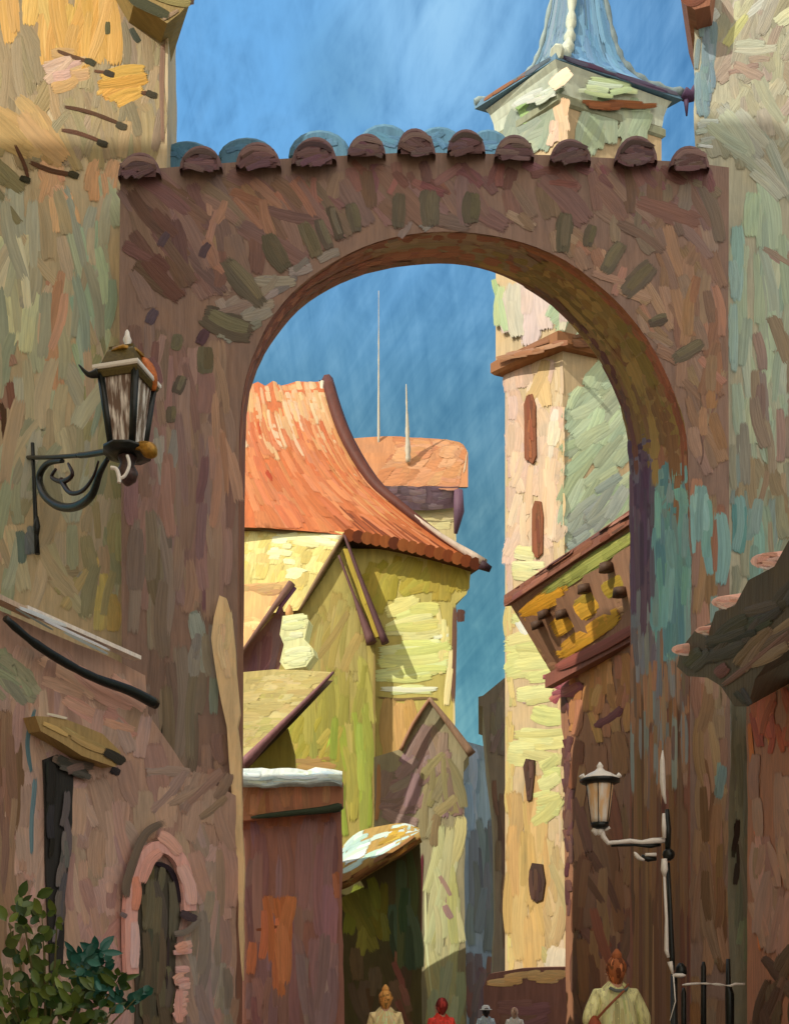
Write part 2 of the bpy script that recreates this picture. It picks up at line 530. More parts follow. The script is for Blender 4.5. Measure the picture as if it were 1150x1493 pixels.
def tag(o, label=None, cat=None, group=None, kind=None):
    for k, v in (('label', label), ('category', cat), ('group', group), ('kind', kind)):
        if v: o[k] = v
    return o
def thing(name, loc, label, cat, group=None):
    o = bpy.data.objects.new(name, None)
    o.empty_display_size = 0.3
    sc.collection.objects.link(o)
    o.location = loc
    return tag(o, label, cat, group)
def copy_tree(o, off, label=None):
    c = o.copy(); sc.collection.objects.link(c)
    c.location = Vector(o.location) + Vector(off)
    for ch in o.children:
        d = ch.copy(); sc.collection.objects.link(d); d.parent = c
        d.matrix_parent_inverse = ch.matrix_parent_inverse.copy()
    if label: c['label'] = label
    return c
def V(*a): return Vector(a)
def gz(Y):                                         # street level: the lane runs gently downhill away from the camera
    return -0.075 * (min(45.0, max(5.0, Y)) - 5.0)

# =================================================================== SETTING: ground
def cobble_mat():
    m, t, b, o = new_mat("cobbles")
    g = N(t, 'ShaderNodeNewGeometry')
    v = N(t, 'ShaderNodeTexVoronoi'); setin(v, Scale=6.0)
    t.links.new(g.outputs['Position'], v.inputs['Vector'])
    c = ramp(t, v.outputs['Distance'], [(0.0, (0.30, 0.24, 0.18)), (0.5, (0.22, 0.17, 0.13)), (0.8, (0.08, 0.06, 0.05))])
    t.links.new(c, b.inputs['Base Color']); b.inputs['Roughness'].default_value = 0.7
    bp = N(t, 'ShaderNodeBump'); bp.inputs['Strength'].default_value = 0.6; bp.inputs['Distance'].default_value = 0.03
    bp.invert = True
    t.links.new(v.outputs['Distance'], bp.inputs['Height']); t.links.new(bp.outputs[0], b.inputs['Normal'])
    return m
m = MB()
ys = [-120, -20, 0, 5, 15, 25, 35, 45, 90, 200, 900]
rows = [[m.vert((x, y, gz(y))) for x in (-700, -60, -15, 0, 15, 60, 700)] for y in ys]
for i in range(len(rows) - 1):
    for k in range(6):
        m.face([rows[i][k], rows[i][k + 1], rows[i + 1][k + 1], rows[i + 1][k]], (120, 100, 80))
tag(m.build('ground', mats=[cobble_mat()]), kind='structure')

BOT = 1720

# =================================================================== LEFT TALL HOUSE (behind the archway, wing added out of frame on the left to shade the lane)
t = thing('tall_house', (-6, 14, gz(14)), 'tall weathered ochre plaster house behind the wrought iron lantern, higher than the archway', 'house')
Y = 14.0
pl = facing(Y)
m = MB(Y, E_SHADE)
m.slab([(-28, -160), (243, -160), (246, 60), (243, 250), (244, BOT), (-28, BOT)], pl, V(-.3, 2, 0), (150, 132, 98))
# plaster: grey-sage lower down, with browner and ochre patches
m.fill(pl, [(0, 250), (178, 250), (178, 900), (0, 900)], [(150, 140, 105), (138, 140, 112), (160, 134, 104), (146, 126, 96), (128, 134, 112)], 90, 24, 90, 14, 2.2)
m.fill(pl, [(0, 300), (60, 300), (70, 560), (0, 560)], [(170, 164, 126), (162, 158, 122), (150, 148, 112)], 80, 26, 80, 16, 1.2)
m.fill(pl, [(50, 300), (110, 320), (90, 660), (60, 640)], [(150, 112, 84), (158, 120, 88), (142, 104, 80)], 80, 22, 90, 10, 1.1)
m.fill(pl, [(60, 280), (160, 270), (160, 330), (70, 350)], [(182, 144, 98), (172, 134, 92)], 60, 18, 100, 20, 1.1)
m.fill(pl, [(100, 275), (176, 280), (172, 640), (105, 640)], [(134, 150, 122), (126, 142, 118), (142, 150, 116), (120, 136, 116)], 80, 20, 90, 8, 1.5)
m.fill(pl, [(120, 480), (200, 480), (200, 900), (110, 900)], [(120, 116, 86), (130, 124, 88), (140, 130, 88)], 80, 22, 90, 12, 1.4)
m.fill(pl, [(20, 600), (170, 640), (170, 740), (20, 760)], [(126, 122, 90), (116, 118, 92), (132, 118, 90)], 70, 22, 90, 14, 1.2)
m.fill(pl, [(120, 780), (177, 770), (177, 930), (135, 915)], [(160, 140, 74), (150, 132, 72), (170, 150, 92)], 70, 20, 90, 8, 1.5)
m.fill(pl, [(50, 790), (130, 800), (130, 900), (60, 880)], [(146, 128, 84), (134, 120, 82), (120, 104, 74)], 60, 24, 70, 25, 1.3)
m.fill(pl, [(0, 470), (22, 490), (28, 600), (0, 640)], [(136, 100, 84), (120, 86, 70), (96, 62, 46)], 40, 14, 100, 25, 1.6)
m.stroke(pl, [(2, 585), (8, 620), (4, 700)], 12, (66, 40, 26), 2)
m.fill(pl, [(15, 770), (60, 760), (60, 830), (20, 840)], [(96, 104, 96), (90, 98, 92)], 40, 14, 100, 10, 1.2)
for q in (((0, 388), (40, 372)), ((0, 342), (24, 336))): m.stroke(pl, q, 10, (58, 62, 36), 2.2)
m.stroke(pl, [(74, 470), (84, 460)], 7, (52, 50, 30), 2.2)
# upper part: sunlit yellow patch painted into the colour, besides the real sun
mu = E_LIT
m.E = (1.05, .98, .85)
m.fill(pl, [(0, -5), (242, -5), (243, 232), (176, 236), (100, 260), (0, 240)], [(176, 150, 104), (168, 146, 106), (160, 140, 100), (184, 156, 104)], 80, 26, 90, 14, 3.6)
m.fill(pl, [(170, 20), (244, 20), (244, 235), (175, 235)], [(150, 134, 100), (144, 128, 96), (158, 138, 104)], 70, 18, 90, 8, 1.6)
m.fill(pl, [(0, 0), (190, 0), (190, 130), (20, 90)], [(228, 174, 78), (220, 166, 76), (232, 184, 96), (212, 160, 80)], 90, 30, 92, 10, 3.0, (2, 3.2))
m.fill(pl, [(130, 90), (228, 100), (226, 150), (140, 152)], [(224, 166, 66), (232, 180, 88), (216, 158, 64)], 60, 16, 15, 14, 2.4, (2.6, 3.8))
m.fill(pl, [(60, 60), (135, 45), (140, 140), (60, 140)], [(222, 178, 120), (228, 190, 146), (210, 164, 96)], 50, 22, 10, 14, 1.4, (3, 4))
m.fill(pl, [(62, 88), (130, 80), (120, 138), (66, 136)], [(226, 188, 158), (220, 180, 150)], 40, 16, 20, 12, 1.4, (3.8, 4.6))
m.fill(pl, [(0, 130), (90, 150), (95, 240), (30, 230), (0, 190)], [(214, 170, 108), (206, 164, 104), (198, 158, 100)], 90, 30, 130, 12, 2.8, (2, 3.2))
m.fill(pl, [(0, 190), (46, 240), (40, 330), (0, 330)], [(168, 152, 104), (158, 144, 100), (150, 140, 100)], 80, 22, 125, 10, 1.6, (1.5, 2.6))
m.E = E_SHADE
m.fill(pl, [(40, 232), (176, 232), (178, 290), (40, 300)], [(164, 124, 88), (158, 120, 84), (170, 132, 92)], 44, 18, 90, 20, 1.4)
m.E = (1.05, .98, .85)
# putlog stubs and scars
for q, w in (([(82, 74), (112, 86), (136, 92)], 9), ([(136, 104), (164, 108)], 6), ([(92, 156), (130, 164), (182, 184)], 7), ([(88, 190), (118, 196), (154, 210)], 8),
             ([(42, 236), (76, 250), (112, 256)], 9), ([(22, 210), (36, 240), (42, 262)], 7), ([(205, 136), (226, 138)], 8)):
    m.stroke(pl, q, w, (104, 66, 34), 5.5)
    e = q[-1]
    m.daub(pl, e[0] - 4, e[1], 18, 12, -20, (62, 56, 30), 6)
m.stroke(pl, [(240, 20), (236, 130), (238, 215)], 9, (150, 108, 82), 3)
m.daub(pl, 198, 52, 26, 12, -60, (60, 66, 40), 4)
m.daub(pl, 158, 42, 20, 14, 90, (92, 90, 40), 4)
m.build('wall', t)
# eaves corbel at the top right corner
m = MB(Y, (.9, .84, .73))
c0 = facing(13.7)
m.slab([(170, -40), (290, -40), (278, 2), (262, 20), (244, 34), (226, 22), (196, 4)], c0, V(-.6, 1.2, 0), (150, 124, 70))
m.stroke(c0, [(188, -6), (216, 10), (250, 26)], 20, (64, 60, 34), 2)
m.stroke(c0, [(220, -8), (262, 4), (280, 2)], 16, (140, 128, 72), 3)
m.stroke(c0, [(236, 30), (262, 14)], 7, (170, 136, 104), 3)
m.daub(c0, 272, 2, 26, 12, -10, (74, 54, 36), 3.6)
m.build('corbel', t)
# the wing is added unseen, left of the frame, shaped to shade lane and arch
m = MB(8, E_SHADE)
def prism(mb, prof, x0, x1, c):
    a = [mb.vert((x1, y, z)) for y, z in prof]; b = [mb.vert((x0, y, z)) for y, z in prof]
    mb.face(a, c); mb.face(b[::-1], c)
    for i in range(len(prof)):
        j = (i + 1) % len(prof)
        mb.face([a[j], a[i], b[i], b[j]], c)
SHADE_WING = [(-9, -1), (10.6, -1), (10.6, 16.45), (6.6, 22.15), (-6, 22.15), (-9, 19)]
prism(m, SHADE_WING, -15.5, -4.55, (176, 150, 108))
m.build('shade_wing', t)
for yy in (-4, -1, 2, 5):
    for zz in (3, 7, 11, 15):
        m = MB(8, E_SHADE)
        m.box(V(-4.52, yy, zz), V(-4.52, yy, zz + 1.8), 0.06, 1.0, (60, 48, 40), 0, V(1, 0, 0))
        m.build('window', t)  # windows on that added, unseen block

# =================================================================== ARCHWAY WALL
YA, YB = 13.4, 14.6
t = thing('stone_archway', (0, YA, gz(YA)), 'brown plastered archway wall across the lane with dark barrel tiles along its top', 'archway')
pf, pb = facing(YA), facing(YB)
front = [(345, BOT), (345, 1300), (346, 1000), (347, 800), (349, 640), (355, 570), (368, 522), (390, 474), (425, 428), (470, 392), (530, 360), (595, 342), (670, 338), (740, 348), (800, 368), (850, 398), (900, 442), (945, 498), (975, 556), (994, 610), (1002, 660), (1004, 800), (1005, 1000), (1006, 1300), (1006, BOT)]
backc = [(353, BOT), (354, 1300), (355, 1000), (356, 800), (358, 640), (363, 575), (379, 530), (402, 492), (436, 452), (480, 422), (536, 398), (600, 387), (660, 385), (716, 396), (768, 420), (812, 452), (852, 494), (884, 544), (904, 592), (913, 632), (918, 680), (918, 800), (918, 1000), (918, 1300), (918, BOT)]
fs, bs = smooth_line(front, 3), smooth_line(backc, 3)
outer = [(1062, BOT), (1064, 1100), (1062, 700), (1061, 480), (1062, 244), (1000, 236), (800, 226), (600, 222), (400, 232), (260, 243), (176, 250), (174, 420), (177, 700), (178, 1000), (178, BOT)]
m = MB(YA, E_SHADE)
fo = [m.vert(pf.hit(*p)) for p in fs + outer]
m.face(fo, (106, 84, 70))
outb = [((x - CX) * 1.0 + CX, y) for x, y in outer]
bo = [m.vert(V(v.x, YB, v.z)) for v in [pb.hit(*p) for p in bs] + [pf.hit(*p) for p in outb]]
m.face(bo[::-1], (112, 88, 72))
n0, n1 = len(fs), len(fs) + len(outer)
for i in range(n0, n1 - 1):
    m.face([fo[i + 1], fo[i], bo[i], bo[i + 1]], (96, 74, 60))
A = m
def F_(poly, cols, L=60, W=20, ang=90, aj=14, cv=1.5, lift=(.4, 2.2), j=9): A.fill(pf, poly, cols, L, W, ang, aj, cv, lift, j)
BR = [(102, 78, 66), (96, 72, 62), (110, 86, 72), (90, 68, 56), (104, 84, 74)]
# spandrels and crown band
F_([(178, 252), (1058, 248), (1058, 330), (760, 330), (560, 330), (360, 420), (180, 470)], BR, 80, 26, 118, 22, 2.2)
F_([(178, 252), (290, 258), (292, 410), (250, 470), (182, 480)], [(88, 62, 52), (80, 56, 46), (92, 66, 54), (84, 62, 54)], 70, 24, 125, 18, 2.0, (1.5, 2.8))
F_([(178, 470), (240, 470), (240, 560), (180, 560)], [(98, 74, 64), (90, 66, 58)], 60, 20, 100, 12, 1.4)
F_([(285, 280), (330, 285), (330, 400), (300, 420)], [(126, 96, 74), (120, 92, 72), (132, 100, 76)], 44, 18, 100, 20, 1.4, (1.6, 2.8))
F_([(330, 262), (560, 258), (470, 330), (380, 380)], [(120, 84, 64), (112, 78, 60), (126, 92, 70)], 60, 18, 125, 16, 1.6, (1, 2.4))
F_([(490, 235), (1040, 240), (1040, 280), (500, 285)], [(96, 66, 62), (104, 70, 64), (90, 60, 58), (110, 76, 64)], 40, 15, 110, 30, 1.5, (1, 2.4))
F_([(300, 440), (420, 380), (640, 305), (640, 335), (520, 360), (420, 420), (370, 490), (320, 520)], [(112, 104, 92), (106, 98, 88), (116, 102, 86), (102, 98, 90)], 44, 16, 40, 26, 1.6, (1, 2.2))
F_([(720, 305), (850, 330), (960, 440), (1000, 560), (960, 520), (880, 410), (800, 360)], [(122, 94, 74), (116, 90, 70), (128, 98, 74), (110, 88, 72)], 44, 16, 120, 26, 1.7, (.8, 2.2))
F_([(840, 270), (1058, 258), (1056, 390), (900, 360)], [(106, 88, 74), (98, 80, 68), (114, 94, 76), (92, 76, 66)], 66, 22, 115, 22, 1.9, (.8, 2.4))
F_([(960, 380), (1058, 380), (1058, 690), (1015, 690), (1005, 560)], [(124, 90, 64), (118, 86, 62), (130, 96, 66), (110, 86, 68), (106, 88, 74)], 60, 18, 92, 14, 2.0, (.8, 2.4))
F_([(880, 330), (1058, 330), (1058, 700), (1012, 700), (998, 590), (960, 470)], [(110, 88, 70), (116, 90, 68), (104, 84, 70), (122, 94, 70)], 70, 22, 100, 22, 1.8, (.3, 1.2))
F_([(180, 420), (330, 500), (345, 560), (344, 760), (180, 760)], [(110, 86, 74), (104, 82, 72), (116, 92, 78)], 80, 24, 92, 10, 1.8, (.3, 1.2))
# left pier
F_([(180, 520), (345, 520), (344, 900), (180, 900)], [(114, 88, 74), (106, 82, 72), (122, 96, 80), (112, 90, 80)], 110, 24, 90, 5, 2.2)
F_([(250, 600), (330, 600), (330, 900), (260, 900)], [(110, 84, 76), (102, 78, 72), (96, 72, 70)], 110, 20, 90, 5, 1.3, (1, 2.2))
F_([(300, 480), (350, 540), (348, 780), (300, 780)], [(136, 106, 84), (130, 100, 78)], 100, 16, 92, 6, 1.3, (1, 2.4))
F_([(215, 625), (262, 625), (262, 745), (215, 740)], [(112, 108, 98), (118, 106, 96)], 60, 18, 90, 10, 1.3, (1.5, 2.6))
F_([(178, 740), (262, 740), (262, 980), (180, 980)], [(98, 86, 70), (92, 80, 66), (102, 90, 74)], 130, 22, 90, 3, 2.2, (1.8, 3))
F_([(200, 950), (300, 940), (305, 1180), (200, 1200)], [(100, 86, 72), (94, 80, 66), (106, 92, 78)], 120, 22, 90, 4, 2.0, (1.6, 3))
F_([(262, 870), (318, 870), (322, 1050), (290, 1050)], [(112, 112, 100), (120, 106, 90), (106, 110, 102)], 60, 18, 90, 8, 1.7, (2.6, 3.6))
F_([(290, 1050), (344, 1050), (344, 1190), (280, 1190)], [(120, 92, 74), (104, 84, 70)], 60, 18, 90, 8, 1.5, (2.6, 3.6))
# right pier: ochre plaster, worn back to old verdigris paint
F_([(1006, 690), (1060, 690), (1060, 1500), (1008, 1500)], [(118, 88, 62), (110, 84, 62), (102, 82, 64), (124, 92, 64)], 90, 20, 90, 6, 2.2)
F_([(1004, 700), (1060, 690), (1060, 850), (1006, 850)], [(90, 128, 122), (98, 134, 126), (84, 118, 114), (104, 128, 116)], 80, 24, 90, 5, 2.2, (1.6, 2.8))
F_([(1010, 860), (1060, 850), (1060, 1120), (1015, 1100)], [(94, 112, 106), (132, 98, 66), (120, 92, 66), (88, 116, 112)], 70, 16, 92, 6, 1.2, (1.6, 2.8))
F_([(1008, 1100), (1060, 1100), (1060, 1490), (1008, 1490)], [(104, 76, 48), (112, 80, 50), (92, 66, 42), (98, 78, 58)], 90, 18, 90, 4, 1.6, (1.2, 2.4))
F_([(1020, 1110), (1058, 1110), (1058, 1180), (1024, 1180)], [(92, 112, 104), (100, 110, 98)], 50, 14, 90, 6, 1.2, (2, 3))
for (x, y) in ((1018, 560), (1028, 590), (1020, 630)): A.stroke(pf, [(x, y), (x + 4, y + 30), (x, y + 50)], 5, (84, 66, 54), 3)
# voussoir stones pressed into the plaster
for x, y, L, W, a in ((332, 472, 84, 46, -22), (356, 412, 96, 34, -50), (404, 368, 66, 34, -62), (452, 350, 60, 28, -66), (472, 342, 52, 22, -68), (488, 326, 56, 22, -72),
                      (515, 318, 48, 24, -78), (583, 308, 56, 26, 88), (627, 304, 58, 38, 90), (688, 304, 50, 32, 86), (822, 340, 64, 30, 84), (860, 345, 36, 20, 76), (892, 376, 56, 28, 58), (930, 408, 66, 36, 46),
                      (958, 468, 32, 18, 20), (1002, 512, 56, 24, 30), (300, 526, 44, 30, 90), (258, 500, 26, 20, 80), (262, 562, 30, 22, 70), (250, 605, 26, 18, 90)):
    A.daub(pf, x, y, L, W, a, random.choice([(78, 70, 54), (84, 75, 56), (72, 64, 50)]), 3.4, 5)
    A.daub(pf, x + 2, y - 3, L * .8, W * .62, a, random.choice([(80, 72, 54), (86, 76, 56), (88, 80, 60)]), 4.4, 5)
for x, y in ((222, 462), (240, 350), (300, 366), (296, 492)): A.daub(pf, x, y, 26, 18, 60, (66, 52, 56), 3.6)
A.build('wall', t)
# the splayed underside of the arch
rows = []
for k in range(5):
    f = k / 4
    rows.append([pf.hit(*a).lerp(pb.hit(*b), f) for a, b in zip(fs, bs)])
G = Grid(rows)
m = MB(YA, E_DEEP)
m.grid(G, (96, 62, 46))
nseg = len(front) - 1
def sp(i): return i / nseg
m.gfill(G, sp(3), sp(13), .05, .95, [(104, 56, 38), (96, 52, 36), (112, 66, 46), (90, 56, 46)], 60, .09, .3)
m.gfill(G, sp(10.5), sp(13.5), .1, .7, [(104, 84, 62), (112, 90, 66), (98, 80, 60)], 26, .06, .3, 's', (1.5, 2.6))
m.gfill(G, sp(13.2), sp(19.6), .05, .95, [(108, 88, 44), (116, 92, 46), (98, 80, 40), (104, 78, 44)], 90, .07, .26, 's', (.6, 2.2))
m.gfill(G, sp(13.4), sp(19.8), .02, .14, [(112, 66, 42), (120, 72, 44), (104, 60, 40)], 40, .07, .12, 's', (1.6, 2.6))
m.gfill(G, sp(14), sp(19.6), .86, .98, [(92, 60, 44), (82, 54, 46)], 30, .06, .12, 's', (1.6, 2.6))
m.gfill(G, sp(19.2), sp(20.6), .05, .6, [(104, 72, 44), (112, 80, 48), (96, 66, 44)], 24, .03, .2, 's', (1, 2.4))
m.gfill(G, sp(20.2), sp(21.7), .03, .55, [(84, 122, 116), (94, 130, 120), (78, 112, 110), (90, 114, 108)], 90, .02, .26, 's', (1.4, 2.6))
m.gfill(G, sp(19.4), sp(21.4), .58, .97, [(72, 54, 66), (78, 60, 70), (66, 52, 62), (82, 74, 80)], 90, .022, .16, 's', (1.4, 2.6))
m.gfill(G, sp(21), sp(21.9), .4, .95, [(88, 88, 90), (94, 96, 94), (84, 78, 78)], 70, .014, .16, 's', (1, 2))
m.gfill(G, sp(21.6), sp(22.5), .05, .95, [(110, 86, 62), (98, 100, 92), (116, 84, 56), (92, 76, 62)], 110, .014, .14, 's', (1, 2))
m.gfill(G, sp(22.4), sp(24), .05, .95, [(92, 66, 42), (100, 72, 44), (84, 60, 42), (78, 54, 38)], 70, .04, .16, 's', (1, 2))
m.build('arch_soffit', t)
# lit edge of the left jamb: its light painted in as a cream strip
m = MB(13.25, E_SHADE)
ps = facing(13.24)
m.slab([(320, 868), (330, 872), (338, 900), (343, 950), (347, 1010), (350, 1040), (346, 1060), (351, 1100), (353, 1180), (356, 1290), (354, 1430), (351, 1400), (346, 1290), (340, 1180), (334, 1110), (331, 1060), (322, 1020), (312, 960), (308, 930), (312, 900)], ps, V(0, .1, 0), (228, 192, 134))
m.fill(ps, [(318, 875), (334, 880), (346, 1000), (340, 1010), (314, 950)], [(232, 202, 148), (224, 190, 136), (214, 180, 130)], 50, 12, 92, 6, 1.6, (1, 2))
m.build('lit_jamb_edge', t)
# coping tiles
ctiles = [(202, 243, 62, 36), (292, 233, 62, 36), (376, 229, 66, 38), (457, 223, 66, 40), (534, 214, 56, 34), (607, 209, 56, 38), (680, 209, 56, 36), (750, 217, 58, 36), (832, 222, 60, 34), (928, 221, 62, 40), (1006, 232, 58, 34)]
for i, (x, y, w, h) in enumerate(ctiles):
    m = MB(YA, E_SHADE)
    c = P(x, y, YA - .14); rw = w / 2 * YA / F; rh = h * .62 * YA / F
    g = []
    tl = random.uniform(-.12, .12)
    for k, (yy, sc_) in enumerate(((0, .82), (.02, .97), (.06, 1), (.5, .97), (1.1, .94), (1.4, .93))):
        g.append([V(c.x + math.cos(a) * rw * sc_, c.y + yy, c.z - rh * .45 + math.sin(a) * rh * 1.5 * sc_ + math.cos(a) * tl * rw) for a in [math.pi * q / 12 for q in range(13)]])
    base_z = c.z - rh * .62
    gg = Grid(g); m.grid(gg, (82, 58, 54))
    fr = [m.vert(p) for p in g[0]] + [m.vert(V(c.x - rw * .8, c.y + .01, base_z)), m.vert(V(c.x + rw * .8, c.y + .01, base_z))]
    m.face(fr[::-1], (74, 50, 48))
    pt = facing(c.y - .005)
    m.fill(pt, [(x - w * .46, y + h * .5), (x - w * .46, y), (x - w * .3, y - h * .36), (x + w * .3, y - h * .36), (x + w * .46, y), (x + w * .46, y + h * .5)], [(78, 56, 54), (70, 50, 50), (88, 66, 62), (84, 58, 62), (74, 54, 48)], 34, 10, random.uniform(-14, 20), 14, 2.6, (1, 3))
    a_ = random.uniform(-.1, .25) * h
    m.stroke(pt, [(x - w * .42, y + a_), (x - w * .15, y - h * .3), (x + w * .2, y - h * .26), (x + w * .44, y - a_)], 9, random.choice([(54, 40, 38), (60, 44, 40), (98, 76, 68)]), 4)
    m.build('coping_tile', t)
# second, slate-blue row at the back of the wall top
m0 = None
for i, (x, y, w, h) in enumerate([(272, 214, 80, 22), (360, 210, 86, 24), (466, 202, 92, 30), (560, 194, 86, 32), (640, 196, 78, 28), (712, 200, 70, 28)]):
    m = MB(YB, (1.1, 1.02, .88))
    c = P(x, y, YB + .1); rw = w / 2 * YB / F; rh = h * YB / F
    g = []
    for yy, sc_ in ((0, .86), (.03, 1), (.8, .96)):
        g.append([V(c.x + math.cos(a) * rw * sc_, c.y + yy, c.z - rh * .8 + math.sin(a) * rh * 1.3 * sc_) for a in [math.pi * q / 10 for q in range(11)]])
    m.grid(Grid(g), (92, 134, 152))
    fr = [m.vert(p) for p in g[0]] + [m.vert(V(c.x - rw * .86, c.y, c.z - 1.2)), m.vert(V(c.x + rw * .86, c.y, c.z - 1.2))]
    m.face(fr[::-1], (92, 134, 152))
    pt = facing(c.y - .005)
    m.fill(pt, [(x - w * .44, y + 20), (x - w * .3, y - h * .1), (x + w * .3, y - h * .1), (x + w * .44, y + 20)], [(92, 136, 160), (86, 130, 152), (98, 142, 164)], 26, 12, 20, 30, 1.6, (.3, 1))
    m.build('ridge_tile', t)

# =================================================================== RIGHT TALL HOUSE
t = thing('grey_house', (6, 13.8, gz(14)), 'tall pale grey and sage plaster house rising right of the archway', 'house')
Y = 13.85
pl = facing(Y)
m = MB(Y, E_SHADE)
m.slab([(1010, -160), (1500, -160), (1500, BOT), (1012, BOT), (1012, 240)], pl, V(4.5, 10, 0), (134, 130, 106))
EL2 = (1.0, .9, .78)
m.E = EL2
m.fill(pl, [(1042, -5), (1152, -5), (1152, 330), (1065, 240), (1012, 235), (1014, 175)], [(178, 166, 140), (168, 158, 130), (186, 176, 146), (172, 152, 128), (164, 160, 126)], 60, 22, 80, 26, 2.4)
m.fill(pl, [(1050, -4), (1148, -4), (1148, 60), (1050, 60)], [(202, 194, 174), (192, 182, 160), (206, 200, 150)], 44, 18, 60, 30, 1.5, (1.5, 2.6))
m.fill(pl, [(1052, 80), (1130, 78), (1126, 115), (1052, 120)], [(160, 134, 116), (168, 144, 122)], 44, 14, 0, 14, 1.4, (2, 3))
m.fill(pl, [(1040, 60), (1130, 56), (1130, 78), (1046, 82)], [(190, 182, 156)], 50, 14, 0, 8, 1.3, (2, 3))
m.fill(pl, [(1010, 160), (1110, 155), (1148, 280), (1120, 300), (1050, 225), (1014, 225)], [(182, 180, 152), (172, 174, 146), (190, 188, 162)], 80, 22, 130, 12, 1.5, (1.6, 3))
m.fill(pl, [(1012, 172), (1048, 172), (1046, 216), (1012, 216)], [(188, 190, 168), (204, 206, 190), (176, 180, 158)], 30, 12, 10, 8, 1.6, (2.6, 3.6))
m.stroke(pl, [(1016, 212), (1040, 215)], 6, (232, 236, 220), 4.2)
m.daub(pl, 1072, 45, 60, 20, 55, (206, 200, 130), 3)
m.fill(pl, [(1016, 10), (1056, 10), (1030, 60), (1016, 40)], [(212, 206, 192)], 40, 14, 40, 8, 1.6, (3, 4))
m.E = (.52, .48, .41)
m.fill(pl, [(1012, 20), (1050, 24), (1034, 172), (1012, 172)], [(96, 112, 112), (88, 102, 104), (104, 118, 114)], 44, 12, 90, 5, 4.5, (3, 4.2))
m.fill(pl, [(1060, 240), (1152, 300), (1152, 700), (1064, 700)], [(140, 150, 124), (130, 142, 120), (146, 152, 122), (124, 134, 112)], 90, 22, 90, 6, 2.2)
m.fill(pl, [(1058, 250), (1090, 270), (1080, 560), (1060, 560)], [(136, 156, 140), (128, 150, 136)], 80, 16, 90, 4, 1.3, (1.4, 2.6))
m.fill(pl, [(1094, 440), (1152, 445), (1152, 720), (1080, 690), (1098, 560)], [(118, 102, 84), (126, 108, 88), (112, 98, 82)], 90, 24, 92, 8, 1.8, (1.8, 3))
m.fill(pl, [(1098, 350), (1152, 370), (1152, 400), (1120, 390)], [(134, 116, 98)], 44, 12, -30, 8, 1.3, (1.8, 3))
m.fill(pl, [(1062, 600), (1152, 690), (1152, 900), (1062, 960)], [(124, 116, 92), (104, 128, 116), (130, 104, 72), (116, 120, 98)], 70, 18, 90, 8, 1.9)
m.fill(pl, [(1062, 690), (1120, 720), (1110, 860), (1062, 860)], [(90, 130, 122), (98, 126, 114), (104, 120, 104)], 70, 22, 90, 5, 1.8, (1.6, 2.6))
m.fill(pl, [(1060, 930), (1110, 940), (1110, 1480), (1062, 1480)], [(112, 112, 92), (104, 106, 90), (120, 112, 88)], 100, 18, 90, 4, 2.0)
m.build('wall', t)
m = MB(Y, E_SHADE)
c0 = facing(13.55)
m.slab([(986, -40), (1040, -40), (1034, 8), (1012, 14), (1000, 6)], c0, V(.5, 1.2, 0), (110, 70, 48))
m.stroke(c0, [(992, -4), (1008, 4), (1030, -6)], 14, (92, 58, 40), 2)
m.build('corbel', t)

# =================================================================== LEFT LOW HOUSE (pink plaster)
t = thing('pink_house', (-3, 11.5, gz(12)), 'low pinkish brown plaster house with a small arched doorway left of the archway', 'house')
pl = vplane(0, 10.0, 345, 13.22)
m = MB(11.5, E_SHADE)
m.slab([(-160, 770), (0, 890), (60, 917), (165, 960), (212, 985), (216, 1040), (270, 1120), (344, 1160), (345, BOT), (-160, BOT)], pl, V(-2.2, .15, 0), (134, 104, 84))
PK = [(140, 110, 90), (132, 104, 86), (146, 116, 96), (128, 102, 86), (138, 112, 96)]
m.fill(pl, [(0, 900), (212, 990), (214, 1040), (320, 1160), (344, 1170), (344, 1500), (0, 1500)], PK, 80, 26, 92, 14, 2.4)
m.fill(pl, [(60, 930), (212, 1000), (210, 1100), (100, 1050), (60, 1000)], [(156, 116, 94), (148, 110, 90), (160, 124, 100)], 70, 22, -30, 14, 1.5, (1.5, 2.6))
m.fill(pl, [(0, 945), (40, 945), (92, 1010), (60, 1040), (30, 1030), (0, 1000)], [(112, 110, 80), (104, 104, 78), (118, 112, 84)], 60, 20, -40, 14, 2.0, (2, 3))
m.fill(pl, [(0, 990), (38, 1010), (44, 1490), (0, 1490)], [(104, 78, 56), (112, 84, 60), (98, 74, 54), (116, 92, 66)], 120, 20, 90, 4, 2.2, (1, 2.4))
m.fill(pl, [(110, 1260), (190, 1260), (200, 1490), (120, 1490)], [(150, 112, 100), (142, 106, 94), (156, 122, 108), (136, 100, 88)], 60, 18, 90, 14, 1.5, (1.4, 2.6))
m.fill(pl, [(262, 1300), (345, 1300), (345, 1490), (268, 1490)], [(120, 104, 92), (112, 96, 86), (126, 108, 92), (132, 108, 86)], 70, 18, 90, 8, 1.6, (1.4, 2.6))
m.fill(pl, [(190, 1100), (344, 1130), (344, 1200), (200, 1180)], [(128, 100, 80), (110, 92, 76), (118, 96, 80)], 60, 18, 60, 20, 1.4, (1.4, 2.6))
m.fill(pl, [(228, 1150), (330, 1165), (330, 1190), (300, 1190)], [(98, 84, 72)], 50, 16, -30, 8, 1.4, (2.4, 3))
m.fill(pl, [(296, 1340), (344, 1420), (344, 1490), (310, 1490)], [(104, 98, 84), (126, 100, 76)], 60, 16, 90, 6, 1.3, (2, 3))
for q in (((52, 1030), (40, 1080), (46, 1130)), ((52, 1130), (46, 1190), (46, 1250))): m.stroke(pl, q, 11, (74, 92, 92), 3.4)
m.daub(pl, 168, 1124, 16, 14, -20, (38, 34, 32), 3)
m.build('wall', t)
